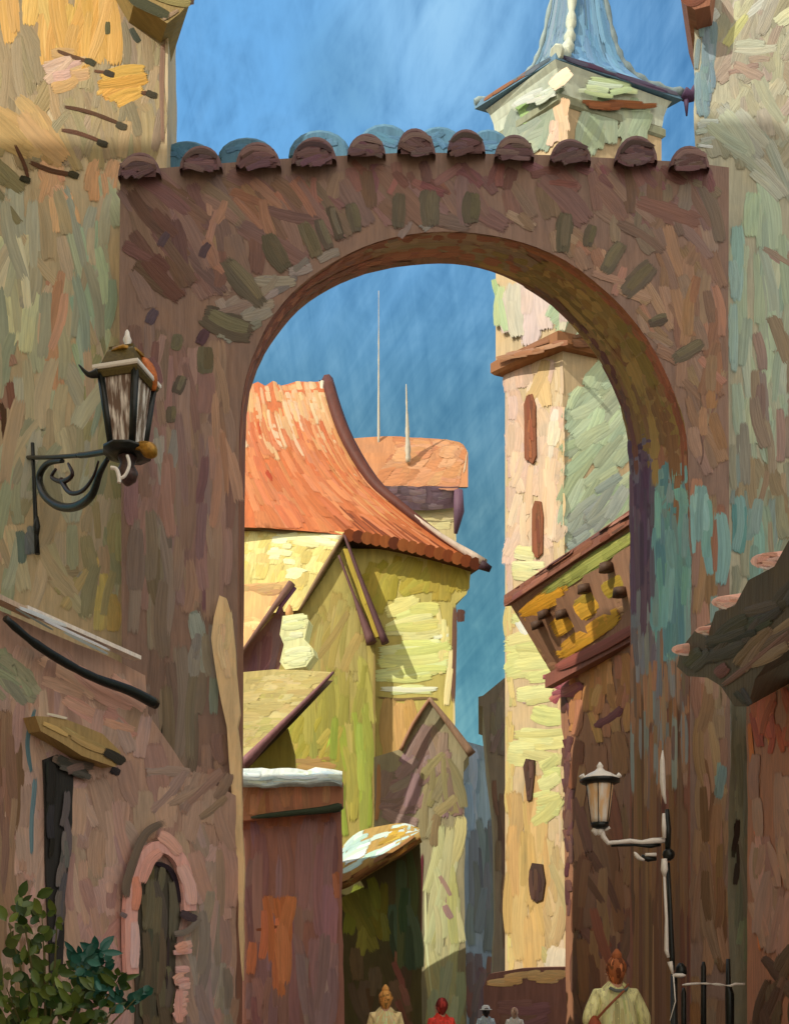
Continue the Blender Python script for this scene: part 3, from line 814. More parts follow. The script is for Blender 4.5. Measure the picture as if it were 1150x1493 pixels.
# eaves: pale verge board, moulding and dark gutter
def hz(px, py, Y): return P(px, py, Y)
def on(px, py, lift=0): return pl.hit(px, py, lift)
m = MB(11, E_SHADE)
m.box(on(-20, 872, 14), on(40, 900, 14), .13, .05, (150, 128, 104)); m.box(on(22, 890, 18), on(190, 962, 14), .12, .045, (176, 166, 150))
m.build('verge_board', t)
m = MB(11, E_SHADE)
for a, b, c, w in (((24, 884), (100, 914), (226, 222, 214), 7), ((60, 902), (164, 950), (214, 212, 206), 5), ((90, 920), (160, 955), (120, 116, 110), 5), ((20, 886), (80, 920), (90, 88, 80), 4)):
    m.stroke(vplane(0, 9.75, 345, 12.95), [a, ((a[0] + b[0]) / 2 + 2, (a[1] + b[1]) / 2 + 1), b], w, c, 2)
m.build('flashing', t)
m = MB(11, E_SHADE)
pts = [on(x, y, 26) for x, y in smooth_line([(-10, 905), (24, 935), (70, 966), (120, 992), (170, 1010), (208, 1030)], 4)]
m.tube(pts, [.03 + .012 * random.random() + .03 * (i / len(pts)) for i in range(len(pts))], mi=0)
m.build('gutter', t, mats=[M_IRON])
# window with bracketed hood
m = MB(11, E_SHADE)
m.slab([(64, 1108), (84, 1100), (108, 1118), (106, 1200), (96, 1300), (92, 1420), (74, 1420), (68, 1280)], Plane(on(80, 1200, 5), pl.n), -pl.n * .02, (34, 32, 28))
pw = Plane(on(80, 1200, 8), pl.n)
m.fill(pw, [(84, 1130), (106, 1140), (98, 1300), (92, 1415), (78, 1415)], [(78, 72, 66), (86, 78, 70), (70, 64, 60)], 60, 12, 86, 5, 1.6)
m.fill(pw, [(66, 1110), (84, 1110), (80, 1300), (70, 1290)], [(26, 26, 22), (34, 32, 28)], 60, 12, 90, 5, 1.5)
m.build('window', t)
m = MB(11, E_SHADE)
m.slab([(52, 1044), (90, 1046), (150, 1070), (176, 1096), (178, 1112), (166, 1118), (120, 1102), (60, 1066)], Plane(on(80, 1080, 26), pl.n), -pl.n * .2, (126, 102, 58))
ph = Plane(on(80, 1080, 27), pl.n)
m.fill(ph, [(56, 1048), (150, 1072), (170, 1104), (70, 1068)], [(150, 122, 66), (136, 112, 64), (160, 130, 70), (124, 108, 70)], 60, 11, -22, 5, 2)
m.stroke(ph, [(150, 1094), (172, 1106), (180, 1114)], 18, (44, 42, 30), 3)
m.stroke(ph, [(66, 1040), (100, 1048)], 5, (196, 180, 150), 3)
m.fill(Plane(on(100, 1110, 10), pl.n), [(72, 1092), (140, 1100), (136, 1140), (90, 1140)], [(64, 56, 50), (52, 48, 44), (96, 80, 58)], 40, 14, -10, 14, 1.7)
m.build('window_hood', t)
# arched doorway
m = MB(12, E_SHADE)
arch = [(198, 1493), (198, 1310), (204, 1276), (218, 1258), (236, 1256), (252, 1268), (262, 1296), (266, 1330), (258, 1370), (252, 1440), (252, 1493)]
m.slab([(198, BOT)] + arch + [(252, BOT)], Plane(on(230, 1350, 4), pl.n), -pl.n * .02, (60, 54, 42))
pd = Plane(on(230, 1350, 6), pl.n)
m.fill(pd, [(200, 1493), (200, 1300), (215, 1262), (240, 1262), (260, 1300), (250, 1493)], [(72, 64, 48), (64, 58, 44), (84, 74, 52), (56, 52, 42), (92, 80, 56)], 70, 15, 90, 5, 2.2)
m.stroke(pd, [(222, 1258), (246, 1266), (258, 1292), (262, 1320)], 9, (34, 32, 36), 3)
m.stroke(pd, [(246, 1360), (244, 1420), (245, 1455)], 5, (50, 40, 34), 3)
m.build('door', t)
m = MB(12, E_SHADE)
pr = Plane(on(230, 1350, 12), pl.n)
sur = smooth_line([(194, 1420), (192, 1360), (194, 1310), (204, 1262), (228, 1236), (252, 1240), (268, 1262), (276, 1300), (278, 1328)], 3)
rows = []
for off in (0, 1):
    rows.append([])
def off_line(l, d):
    o = []
    for i, p in enumerate(l):
        a, b = l[max(0, i - 1)], l[min(len(l) - 1, i + 1)]
        dx, dy = b[0] - a[0], b[1] - a[1]; L = math.hypot(dx, dy)
        o.append((p[0] + dy / L * d, p[1] - dx / L * d))
    return o
so, si = off_line(sur, -9), off_line(sur, 9)
g = Grid([[pr.hit(*p, -8) for p in so], [pr.hit(*p) for p in so], [pr.hit(*p) for p in si], [pr.hit(*p, -8) for p in si]])
m.grid(g, (176, 128, 112), False)
for q, w, c in (([(196, 1340), (197, 1380), (196, 1415)], 17, (208, 166, 150)), ([(206, 1290), (218, 1256), (236, 1240)], 20, (180, 124, 104)), ([(262, 1258), (276, 1290), (280, 1322)], 24, (192, 146, 130)),
                ([(230, 1216), (246, 1226), (264, 1246)], 22, (184, 132, 112)), ([(196, 1276), (200, 1300), (196, 1330)], 16, (178, 112, 86))):
    m.stroke(pr, q, w, c, 2)
m.fill(pr, [(252, 1375), (280, 1370), (278, 1450), (254, 1490)], [(196, 154, 138), (186, 142, 126), (176, 124, 100)], 26, 12, 10, 14, 1.8)
m.stroke(pr, [(262, 1440), (260, 1470), (262, 1493)], 16, (172, 122, 104), 2)
m.build('door_surround', t)
m = MB(12, E_SHADE)
m.stroke(pr, [(244, 1197), (214, 1214), (196, 1250), (184, 1290), (186, 1312)], 16, (86, 70, 56), 3)
m.stroke(pr, [(262, 1330), (274, 1336), (288, 1340)], 14, (60, 44, 44), 3)
m.daub(pr, 180, 1334, 12, 9, -30, (92, 80, 70), 3)
m.stroke(pr, [(252, 1362), (272, 1358), (294, 1338)], 12, (104, 92, 82), 2)
m.build('hood_mould', t)

# =================================================================== WALL LANTERN
lx, ly, LY = 186, 600, 11.4
t = thing('wall_lantern', P(50, 690, 13.9), 'tapered glass lantern with a rusty red roof corner on a scrolled iron wall bracket', 'lantern')
s = LY / F
def lc(py): return P(lx, py, LY)
q45 = R(45 - 14)
m = MB(LY)
# roof: shallow hipped cap over a moulded rim
m.lathe(lc(556), [(42 * s, -6 * s), (47 * s, 0), (47 * s, 6 * s), (41 * s, 9 * s), (30 * s, 34 * s), (27 * s, 38 * s), (27 * s, 42 * s), (12 * s, 47 * s)], seg=4, rot=q45, smooth=False)
m.build('lamp_roof', t, mats=[M_OLIVE])
m = MB(LY)
m.lathe(lc(553), [(49 * s, 0), (51 * s, 2 * s), (51 * s, 6 * s), (47 * s, 8 * s)], seg=4, rot=q45, smooth=False)
m.build('roof_rim', t, mats=[M_CREAM])
m = MB(LY)
cn = [lc(556) + V(math.cos(q45 + k * math.pi / 2), math.sin(q45 + k * math.pi / 2), 0) * 48 * s for k in range(4)]
rc = max(cn, key=lambda p: p.x); lcn = min(cn, key=lambda p: p.x)
m.tube(smooth3([rc + V(-28 * s, -.14, 36 * s), rc + V(-18 * s, -.16, 28 * s), rc + V(-8 * s, -.12, 12 * s), rc + V(-6 * s, -.08, -6 * s)]), [3 * s + 7 * s * math.sin(math.pi * min(1, i / 18)) for i in range(19)])
m.build('corner_ornament', t, mats=[M_COPPER])
m = MB(LY)
m.tube(smooth3([lcn + V(6 * s, 0, -2 * s), lcn + V(-8 * s, 0, -4 * s), lcn + V(-22 * s, 0, 10 * s)], 5), [7 * s - i * .6 * s for i in range(11)])
m.build('corner_hook', t, mats=[M_IRON])
m = MB(LY)
m.lathe(lc(512), [(10 * s, -8 * s), (12 * s, -2 * s), (6 * s, 2 * s), (4 * s, 10 * s), (6.5 * s, 16 * s), (4 * s, 22 * s), (3 * s, 28 * s), (1 * s, 31 * s)], seg=10)
m.build('finial', t, mats=[M_CREAM])
m = MB(LY)
m.lathe(lc(520), [(26 * s, -2 * s), (24 * s, 4 * s), (10 * s, 7 * s)], seg=8)
m.build('finial_collar', t, mats=[M_BRASS])
# glazed body, tapering to the foot
tw, bw, zt, zb_ = 39 * s, 24 * s, 550, 656
cor_t = [lc(zt) + V(math.cos(q45 + k * math.pi / 2), math.sin(q45 + k * math.pi / 2), 0) * tw for k in range(4)]
cor_b = [lc(zb_) + V(math.cos(q45 + k * math.pi / 2), math.sin(q45 + k * math.pi / 2), 0) * bw for k in range(4)]
for k in range(4):
    j = (k + 1) % 4
    m = MB(LY)
    n = (cor_t[j] - cor_t[k]).cross(cor_b[k] - cor_t[k]).normalized() * .004
    cen = lc(600)
    if n.dot(cor_t[k] - cen) < 0: n = -n
    a = [p + n for p in (cor_t[k], cor_t[j], cor_b[j], cor_b[k])]; b = [p - n for p in (cor_t[k], cor_t[j], cor_b[j], cor_b[k])]
    ia = [m.vert(p) for p in a]; ib = [m.vert(p) for p in b]
    m.face(ia, (0, 0, 0)); m.face(ib[::-1], (0, 0, 0))
    for e in range(4):
        f = (e + 1) % 4; m.face([ia[f], ia[e], ib[e], ib[f]], (0, 0, 0))
    m.build('glass_pane', t, mats=[M_GLASS])
m = MB(LY)
for k in range(4):
    j = (k + 1) % 4
    m.tube([cor_t[k], cor_b[k]], [6.0 * s, 5 * s], seg=6)
    m.tube([cor_t[k], cor_t[j]], 4 * s, seg=6); m.tube([cor_b[k], cor_b[j]], 4.5 * s, seg=6)
m.build('lantern_frame', t, mats=[M_IRON])
m = MB(LY)
m.lathe(lc(652), [(9 * s, 0), (12 * s, 6 * s), (11 * s, 30 * s), (15 * s, 54 * s), (13 * s, 78 * s), (6 * s, 84 * s)], seg=12)
m.build('glint_tube', t, mats=[M_CREAM])  # white form added to stand in for highlights in the glass
m = MB(LY)
m.lathe(lc(662), [(20 * s, -4 * s), (36 * s, 0), (36 * s, 4 * s), (26 * s, 7 * s)], seg=10)
m.build('lantern_base', t, mats=[M_IRON])
m = MB(LY)
m.tube(smooth3([lc(662) + V(4 * s, -.12, 0), lc(660) + V(26 * s, -.14, 0), lc(672) + V(46 * s, -.12, 0)], 5), [3 * s, 4 * s, 4 * s, 5 * s, 6 * s, 8 * s, 10 * s, 12 * s, 11 * s, 8 * s, 3 * s])
m.build('brass_leaf', t, mats=[M_BRASS])
m = MB(LY)
m.lathe(lc(700), [(3 * s, -8 * s), (13 * s, 0), (16 * s, 10 * s), (10 * s, 22 * s), (14 * s, 32 * s), (8 * s, 38 * s)], seg=10)
m.build('lantern_cup', t, mats=[simple_mat("cup_iron", (0.10, 0.06, 0.055), 0.35, 0.3)])
m = MB(LY)
m.tube(smooth3([P(186, 664, LY - .18), P(189, 678, LY - .2), P(182, 694, LY - .2), P(172, 698, LY - .2)], 5), 2.4 * s)
m.tube(smooth3([P(162, 682, LY - .2), P(170, 684, LY - .2), P(174, 696, LY - .2), P(174, 704, LY - .2)], 5), 3 * s)
m.build('cup_scroll', t, mats=[M_CREAM])
# bracket: from the wall out to the lantern
def BK(px, py):
    f = (px - 50) / (186 - 50)
    return P(px, py, 13.85 + (LY - 13.85) * f)
m = MB(LY)
k = 12.8 / F
m.tube(smooth3([BK(30, 667), BK(70, 667), BK(118, 664)]), 3.2 * k, seg=6)
m.tube(smooth3([BK(116, 664), BK(128, 663), BK(160, 658), BK(186, 660)]), 4.2 * k, seg=6)
m.build('bracket_arm', t, mats=[M_IRON])
m = MB(LY)
m.tube(smooth3([BK(92, 672), BK(70, 676), BK(58, 695), BK(64, 720), BK(84, 737), BK(110, 739), BK(134, 722), BK(146, 690), BK(158, 668)], 5), [k * (3 + 3.6 * math.sin(math.pi * i / 40)) for i in range(41)], seg=8)
m.build('scroll', t, mats=[M_IRON])
m = MB(LY)
m.tube(smooth3([BK(100, 676), BK(106, 692), BK(92, 702), BK(76, 696), BK(82, 684)], 5), [k * (4 - 2 * abs(i / 10 - 1)) for i in range(21)], seg=8)
m.tube(smooth3([BK(90, 700), BK(102, 718), BK(120, 716), BK(136, 696), BK(144, 672)], 5), [k * (4.4 - 3 * i / 20) for i in range(21)], seg=8)
m.build('inner_scroll', t, mats=[simple_mat("scroll_iron", (0.035, 0.018, 0.02), 0.35, 0.3)])
m = MB(LY)
m.tube([P(48, 646, 13.9), P(50, 700, 13.9), P(53, 770, 13.9), P(55, 808, 13.9)], [3 * k, 3 * k, 3.6 * k, 4.4 * k], seg=6)
m.lathe(P(54, 768, 13.9), [(3 * k, -16 * k), (6 * k, 0), (3 * k, 16 * k)], seg=8)
m.build('wall_rod', t, mats=[M_IRON])

# =================================================================== RIGHT SHED (near, dark tiled eaves)
t = thing('red_shed', (4, 10, gz(10)), 'red brown shed with dark overhanging tiled eaves at the right edge of the lane', 'house')
Ya, Yb = 10.9, 8.2
pe = vplane(1000, Ya, 1150, Yb)
m = MB(9.5, E_DEEP)
pw = vplane(1088, 10.9, 1150, 9.3)
m.slab([(1088, 1020), (1130, 1000), (1200, 960), (1200, BOT), (1090, BOT)], pw, V(2.2, .3, 0), (124, 84, 60))
m.fill(pw, [(1090, 1010), (1152, 990), (1152, 1110), (1094, 1100)], [(140, 66, 40), (126, 56, 36), (150, 80, 46), (112, 64, 46)], 44, 14, 85, 12, 2.0)
m.fill(pw, [(1092, 1100), (1152, 1110), (1152, 1390), (1096, 1390)], [(128, 98, 78), (118, 90, 72), (136, 106, 84), (114, 88, 72)], 70, 18, 95, 12, 2.0)
m.fill(pw, [(1090, 1380), (1152, 1370), (1152, 1495), (1092, 1495)], [(72, 54, 36), (62, 48, 34), (84, 60, 38)], 60, 18, 90, 20, 2.0, (1.5, 2.6))
for q, w, c in (([(1092, 1050), (1096, 1100), (1100, 1150)], 9, (176, 96, 40)), ([(1116, 1050), (1122, 1075), (1124, 1092)], 9, (190, 120, 50)), ([(1100, 1210), (1108, 1230), (1104, 1290), (1112, 1380)], 12, (150, 92, 66)),
                ([(1108, 1240), (1126, 1262), (1152, 1258)], 6, (150, 98, 74)), ([(1104, 1290), (1106, 1340), (1108, 1390)], 8, (164, 90, 44))):
    m.stroke(pw, q, w, c, 2.6)
m.daub(pw, 1135, 1225, 24, 8, 90, (58, 58, 30), 3)
m.build('wall', t)
# roof: thick dark tile edge over a boarded soffit
m = MB(9.5, E_DEEP)
top = [(986, 972), (992, 946), (1012, 920), (1030, 930), (1042, 892), (1070, 884), (1090, 846), (1128, 826), (1150, 786), (1240, 700)]
m.slab(top + [(1260, 860), (1150, 930), (1100, 990), (1090, 1030), (1070, 1030), (1050, 1000), (1030, 988), (1002, 986)], pe, V(2.6, .9, 1.5), (60, 54, 40))
m.fill(pe, [(988, 972), (1000, 945), (1150, 800), (1152, 830), (1060, 960), (1010, 982)], [(44, 44, 34), (38, 38, 30), (52, 50, 38), (60, 54, 40)], 50, 20, 38, 18, 2.4)
m.fill(pe, [(1060, 950), (1150, 860), (1150, 925), (1080, 985)], [(92, 76, 54), (84, 70, 50), (104, 88, 64), (76, 62, 46)], 70, 16, 36, 8, 2.0, (1.2, 2.4))
m.fill(pe, [(1030, 970), (1056, 962), (1076, 1000), (1050, 1000)], [(84, 52, 42), (74, 46, 38)], 34, 14, 40, 20, 1.6, (2, 3))
m.stroke(pe, [(1050, 1002), (1086, 975), (1130, 938), (1154, 918)], 12, (76, 54, 44), 3.4)
m.stroke(pe, [(1058, 996), (1100, 962), (1150, 925)], 4, (124, 100, 74), 4)
m.fill(pe, [(1066, 1006), (1096, 1002), (1094, 1034), (1080, 1030)], [(38, 36, 30), (50, 46, 40)], 26, 9, -55, 10, 1.8, (2, 3))
m.build('roof', t)
for (x, y, w, h) in ((1000, 947, 44, 17), (1034, 919, 42, 13), (1062, 878, 52, 20), (1120, 818, 54, 24)):
    Yt = Ya + (Yb - Ya) * (x - 1000) / 150 - .1
    m = MB(Yt, E_DEEP)
    c = P(x, y, Yt); kx = Yt / F
    g = []
    for d_, sc_ in ((-.02, .9), (0, 1), (.5, 1.0)):
        g.append([V(c.x + math.cos(a) * w / 2 * kx * sc_ + d_ * .9, c.y + d_ * .4, c.z + math.sin(a) * h / 2 * kx * sc_ + d_ * .25) for a in [2 * math.pi * q / 14 for q in range(15)]])
    m.grid(Grid(g), (170, 128, 108))
    m.face([m.vert(p) for p in g[0][:-1]][::-1], (186, 148, 128))
    pt = facing(c.y - .02)
    m.fill(pt, [(x - w / 2, y), (x - w / 4, y - h / 2), (x + w / 4, y - h / 2), (x + w / 2, y), (x + w / 4, y + h / 2), (x - w / 4, y + h / 2)], [(186, 144, 124), (206, 172, 150), (160, 112, 92)], 26, 6, 4, 8, 2.2, (.5, 1.5))
    m.stroke(pt, [(x - w * .3, y + h * .34), (x, y + h * .46), (x + w * .36, y + h * .3)], 4, (232, 208, 188), 2)
    m.build('eaves_tile', t)

# downpipe beside the shed
m = MB(11.5, E_SHADE)
pq = facing(11.5)
m.slab([(1066, 1010), (1092, 1030), (1094, 1200), (1096, 1400), (1110, 1424), (1104, BOT), (1074, BOT), (1060, 1300)], pq, V(.1, .12, 0), (112, 112, 94))
m.fill(pq, [(1066, 1020), (1092, 1030), (1096, 1400), (1100, 1420), (1066, 1420)], [(116, 116, 98), (106, 108, 92), (124, 120, 98), (104, 110, 98)], 100, 14, 90, 3, 2.4)
m.fill(pq, [(1056, 1180), (1076, 1180), (1084, 1290), (1070, 1295)], [(52, 46, 36), (44, 40, 32)], 50, 9, 84, 5, 2.0, (2, 3))
m.fill(pq, [(1060, 1300), (1090, 1320), (1104, 1424), (1084, 1424)], [(112, 122, 100), (104, 116, 96)], 50, 14, 80, 10, 1.4, (1.6, 2.6))
o = m.build('buttress')
tag(o, 'grey green plaster buttress with a dark slit standing left of the red shed', 'buttress')

# =================================================================== TIMBER HOUSE inside the arch on the right
t = thing('timber_house', (5, 21, gz(21)), 'brown timber house with deep eaves and yellow rafters just inside the right of the archway', 'house')
Y1, Y2 = 24.0, 19.2
pwall = vplane(824, Y1, 1010, 17.5)
m = MB(22, E_DEEP)
m.slab([(812, 935), (930, 850), (1060, 760), (1060, BOT), (826, BOT), (824, 1360), (822, 1180), (826, 1100), (818, 1060)], pwall, V(6, 1.0, 0), (92, 62, 42))
m.fill(pwall, [(826, 960), (935, 930), (935, 1100), (828, 1070)], [(116, 76, 38), (104, 66, 36), (124, 86, 40), (96, 60, 38)], 44, 14, 90, 10, 2.2)
m.fill(pwall, [(828, 1060), (1005, 1060), (1005, 1495), (832, 1495)], [(90, 58, 36), (80, 50, 34), (98, 66, 36), (76, 52, 40)], 90, 22, 92, 8, 2.0)
m.fill(pwall, [(930, 1040), (1005, 1040), (1005, 1495), (935, 1495)], [(98, 68, 34), (90, 62, 32), (106, 74, 38)], 90, 18, 90, 4, 1.6, (1.4, 2.4))
m.fill(pwall, [(840, 1250), (925, 1220), (925, 1420), (850, 1420)], [(72, 46, 36), (64, 42, 34), (96, 52, 34)], 80, 20, 120, 12, 1.4, (1.4, 2.4))
m.E = (.95, .88, .77)
m.fill(pwall, [(816, 1000), (840, 1000), (834, 1340), (824, 1330)], [(96, 56, 54), (84, 46, 48), (112, 76, 60)], 30, 8, 90, 16, 1.8, (1.6, 2.8))
m.E = E_DEEP
m.fill(pwall, [(830, 1340), (850, 1350), (850, 1490), (832, 1490)], [(64, 40, 32), (76, 48, 36)], 50, 10, 90, 6, 1.6, (1.6, 2.6))
m.stroke(pwall, [(926, 1010), (928, 1100), (924, 1220)], 9, (128, 78, 56), 3)
m.stroke(pwall, [(866, 1060), (892, 1046), (908, 1030)], 17, (72, 36, 36), 3.4)
m.fill(pwall, [(790, 985), (850, 955), (850, 1010), (800, 1030)], [(96, 46, 48), (84, 38, 42), (108, 56, 50)], 30, 13, 20, 20, 1.8, (2, 3))
m.build('wall', t)
# the eaves seen from beneath: a sloping boarded soffit from the wall head out to the fascia
e0, e1 = (744, 882, 23.6), (930, 760, 19.3)
w0, w1 = (806, 985, 24.2), (945, 905, 19.6)
so = Grid([[P(*[e0[i] + (e1[i] - e0[i]) * f for i in range(3)]) for f in (0, .25, .5, .75, 1, 1.25)], [P(*[w0[i] + (w1[i] - w0[i]) * f for i in range(3)]) for f in (0, .25, .5, .75, 1, 1.25)]])
m = MB(22, (.7, .67, .6))
m.grid(so, (132, 96, 70))
m.gfill(so, 0, .8, .02, .98, [(136, 100, 70), (126, 90, 66), (146, 110, 76)], 60, .2, .12)
m.build('soffit', t)
m = MB(22, (.5, .48, .43))
for a, b, wd, c in (((.06, .20), (.30, .14), .17, (178, 128, 36)), ((.24, .14), (.80, .08), .13, (120, 122, 58)), ((.12, .54), (.5, .48), .19, (184, 134, 40)), ((.3, .5), (.74, .42), .17, (146, 122, 46)), ((.16, .82), (.56, .76), .20, (186, 134, 38))):
    m.gfill(so, (a[0] + b[0]) / 2 - .02, (a[0] + b[0]) / 2 + .02, (a[1] + b[1]) / 2 - .02, (a[1] + b[1]) / 2 + .02, [c, tuple(q * .88 for q in c)], 9, (b[0] - a[0]) * 1.05, wd * 1.1, 's', (5, 12))
m.build('soffit_boards', t)
for a, b in ((.10, .34), (.26, .40), (.44, .30), (.60, .24), (.66, .56), (.16, .28)):
    m = MB(22, (.7, .67, .6))
    p, n = so.at(a, b)
    d = (so.at(a, min(1, b + .2))[0] - so.at(a, b)[0]).normalized()
    m.tube([p + n * .10 - d * .05, p + n * .14 + d * .12], [.13, .15], (70, 50, 36), 8)
    m.build('rafter_end', t)
m = MB(22, (.7, .67, .6))
fr = Grid([[P(*[e0[i] + (e1[i] - e0[i]) * f for i in range(3)]) + V(*o_) for f in (-.01, .2, .4, .6, .8, 1, 1.25)] for o_ in ((0.05, 0, 0.0), (-.12, 0, -.02), (-.12, 0, .24), (.4, .3, .55))])
m.grid(fr, (112, 70, 52), False)
m.gfill(fr, 0, .85, .36, .98, [(120, 74, 54), (104, 64, 50), (134, 88, 68), (92, 60, 48)], 50, .12, .2)
for f in range(14):
    m.gfill(fr, .3 + f * .04, .3 + f * .04, .8, .85, [(160, 120, 100)], 1, .02, .25, 't', (3, 5))
m.build('fascia', t)
m = MB(22, (.7, .67, .6))
m.box(P(800, 994, 24.0), P(945, 914, 19.5), .2, .3, (112, 66, 52))
m.stroke(vplane(800, 23.7, 945, 19.2), [(806, 976), (870, 946), (940, 906)], 18, (118, 66, 54), 1)
m.build('wall_plate', t)

# =================================================================== CHURCH TOWER
t = thing('church_tower', (6.4, 35, gz(35)), 'slim pale plaster church tower with slit windows and a flared slate spire', 'tower')
YC = 34.0
C0 = P(820, HY, YC)
A0 = Vector((C0.x - 1.77, C0.y + 1.42, 0)); 
def yint(px, p, d):                                 # where the wall line p+d*k meets the image column px
    sx = (px - CX) / F
    k_ = (sx * p.y - p.x) / (d.x - sx * d.y)
    return p + d * k_
dl, dr = Vector((-1, .8, 0)), Vector((1, .35, 0))
A0 = yint(736, C0, dl); B0 = yint(950, C0, dr); D0 = A0 + B0 - C0
cen = (A0 + B0) / 2
def zc(py, Y=YC): return ZC + (HY - py) / F * Y
def ring(off, z, sc_=None):
    out = []
    for p in (A0, C0, B0, D0):
        v = Vector((p.x - cen.x, p.y - cen.y, 0))
        q = cen + v * (1 + off / v.length) if sc_ is None else cen + v * sc_
        out.append(Vector((q.x, q.y, z)))
    return out
def rings_mesh(mb, rs, c):
    idx = [[mb.vert(p) for p in r] for r in rs]
    for i in range(len(idx) - 1):
        for k in range(4):
            j = (k + 1) % 4
            mb.face([idx[i][k], idx[i][j], idx[i + 1][j], idx[i + 1][k]], c)
    mb.face(idx[0][::-1], c); mb.face(idx[-1], c)
pL = Plane(C0, Vector((dl.y, -dl.x, 0))); pR = Plane(C0, Vector((dr.y, -dr.x, 0)))
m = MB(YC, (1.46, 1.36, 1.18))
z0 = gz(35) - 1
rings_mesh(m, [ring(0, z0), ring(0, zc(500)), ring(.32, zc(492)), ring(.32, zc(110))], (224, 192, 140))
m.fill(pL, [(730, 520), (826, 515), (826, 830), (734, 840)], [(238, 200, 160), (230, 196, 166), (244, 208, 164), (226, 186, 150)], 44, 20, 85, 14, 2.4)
m.fill(pL, [(735, 520), (752, 520), (754, 880), (738, 880)], [(230, 194, 160), (222, 184, 156)], 44, 8, 90, 3, 2.5)
m.fill(pL, [(735, 880), (752, 880), (752, 1420), (738, 1420)], [(228, 210, 130), (222, 186, 116), (230, 196, 120)], 44, 8, 90, 3, 2.5)
m.fill(pL, [(806, 520), (824, 520), (826, 1420), (812, 1420)], [(236, 204, 160), (230, 196, 136)], 44, 8, 90, 3, 2.0)
m.fill(pL, [(745, 515), (800, 510), (812, 600), (748, 570)], [(240, 202, 130), (244, 214, 168), (236, 190, 120)], 50, 22, 80, 10, 1.5, (2, 3))
m.fill(pL, [(738, 560), (760, 560), (762, 680), (742, 690)], [(216, 186, 176), (208, 176, 166)], 40, 14, 5, 6, 1.4, (2, 3))
m.fill(pL, [(788, 580), (818, 580), (816, 680), (790, 690)], [(248, 232, 204), (244, 222, 180)], 44, 16, 85, 8, 1.4, (2.4, 3.4))
m.fill(pL, [(745, 665), (820, 665), (822, 800), (748, 800)], [(246, 208, 160), (240, 200, 152), (248, 216, 172)], 80, 18, 90, 4, 1.7, (2, 3))
m.fill(pL, [(746, 790), (800, 800), (790, 850), (746, 850)], [(232, 224, 150), (240, 232, 168), (226, 214, 140)], 36, 16, 0, 8, 1.8, (2.6, 3.6))
m.fill(pL, [(738, 880), (828, 900), (828, 1120), (738, 1120)], [(236, 230, 144), (228, 220, 134), (242, 236, 156), (220, 206, 130)], 60, 22, 2, 6, 2.4, (.8, 2.4))
m.fill(pL, [(746, 890), (772, 890), (785, 940), (760, 940)], [(246, 244, 214)], 40, 12, -50, 12, 1.4, (2.6, 3.4))
for q in (((760, 1018), (790, 1016)), ((756, 1074), (820, 1078)), ((760, 1025), (786, 1024))): m.stroke(pL, q, 4, (196, 160, 140), 3)
m.fill(pL, [(790, 1100), (818, 1100), (818, 1180), (786, 1240), (760, 1230), (770, 1190)], [(228, 220, 138), (218, 212, 128)], 40, 18, 10, 12, 1.8, (2.4, 3.2))
m.fill(pL, [(732, 1110), (800, 1130), (818, 1420), (736, 1420)], [(226, 182, 110), (218, 174, 104), (232, 188, 116), (210, 168, 102)], 90, 18, 90, 4, 2.2, (1, 2.4))
m.fill(pL, [(770, 1230), (826, 1210), (832, 1420), (775, 1420)], [(214, 176, 118), (206, 176, 120), (200, 180, 120), (226, 190, 130)], 60, 18, 90, 12, 1.6, (1.4, 2.6))
m.daub(pL, 812, 1400, 44, 40, 80, (244, 224, 184), 3.6)
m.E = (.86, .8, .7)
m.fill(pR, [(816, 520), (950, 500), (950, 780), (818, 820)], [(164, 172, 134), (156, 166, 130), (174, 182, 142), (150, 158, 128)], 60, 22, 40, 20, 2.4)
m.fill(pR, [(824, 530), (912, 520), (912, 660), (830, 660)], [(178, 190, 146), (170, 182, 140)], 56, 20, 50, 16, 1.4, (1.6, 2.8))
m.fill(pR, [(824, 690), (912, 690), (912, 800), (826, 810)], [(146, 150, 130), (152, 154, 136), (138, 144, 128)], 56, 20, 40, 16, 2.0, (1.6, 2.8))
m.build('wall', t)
# upper stage faces (a hand's breadth proud)
r_ = ring(.32, 0)
pLu = Plane(r_[1], Vector((dl.y, -dl.x, 0))); pRu = Plane(r_[1], Vector((dr.y, -dr.x, 0)))
m = MB(YC, (1.46, 1.36, 1.18))
m.fill(pLu, [(722, 410), (830, 400), (830, 495), (724, 508)], [(234, 204, 186), (226, 196, 180), (216, 206, 168)], 70, 22, 95, 8, 2.2)
m.fill(pLu, [(718, 405), (745, 405), (740, 500), (722, 500)], [(188, 204, 142), (198, 212, 152)], 50, 14, 100, 8, 1.7, (2, 3))
m.build('belfry_face', t)
m = MB(YC, (1.46, 1.36, 1.18))
m.fill(pLu, [(730, 150), (820, 120), (824, 225), (732, 225)], [(170, 178, 146), (178, 186, 156), (162, 172, 140)], 50, 20, 70, 20, 2.2)
m.fill(pLu, [(740, 150), (782, 135), (782, 180), (745, 185)], [(176, 206, 124), (186, 210, 136)], 30, 14, 50, 20, 1.3, (2, 3))
m.fill(pLu, [(796, 140), (832, 140), (832, 210), (800, 215)], [(246, 204, 158), (250, 214, 178), (240, 194, 146)], 40, 18, 80, 14, 2.2, (3, 4.4))
m.build('belfry_face', t)
m = MB(YC, (.86, .8, .7))
m.fill(pRu, [(836, 140), (960, 140), (960, 225), (838, 225)], [(156, 164, 130), (164, 170, 136), (148, 158, 126)], 60, 22, 80, 16, 2.4)
m.build('belfry_face', t)
m = MB(YC, (.86, .8, .7))
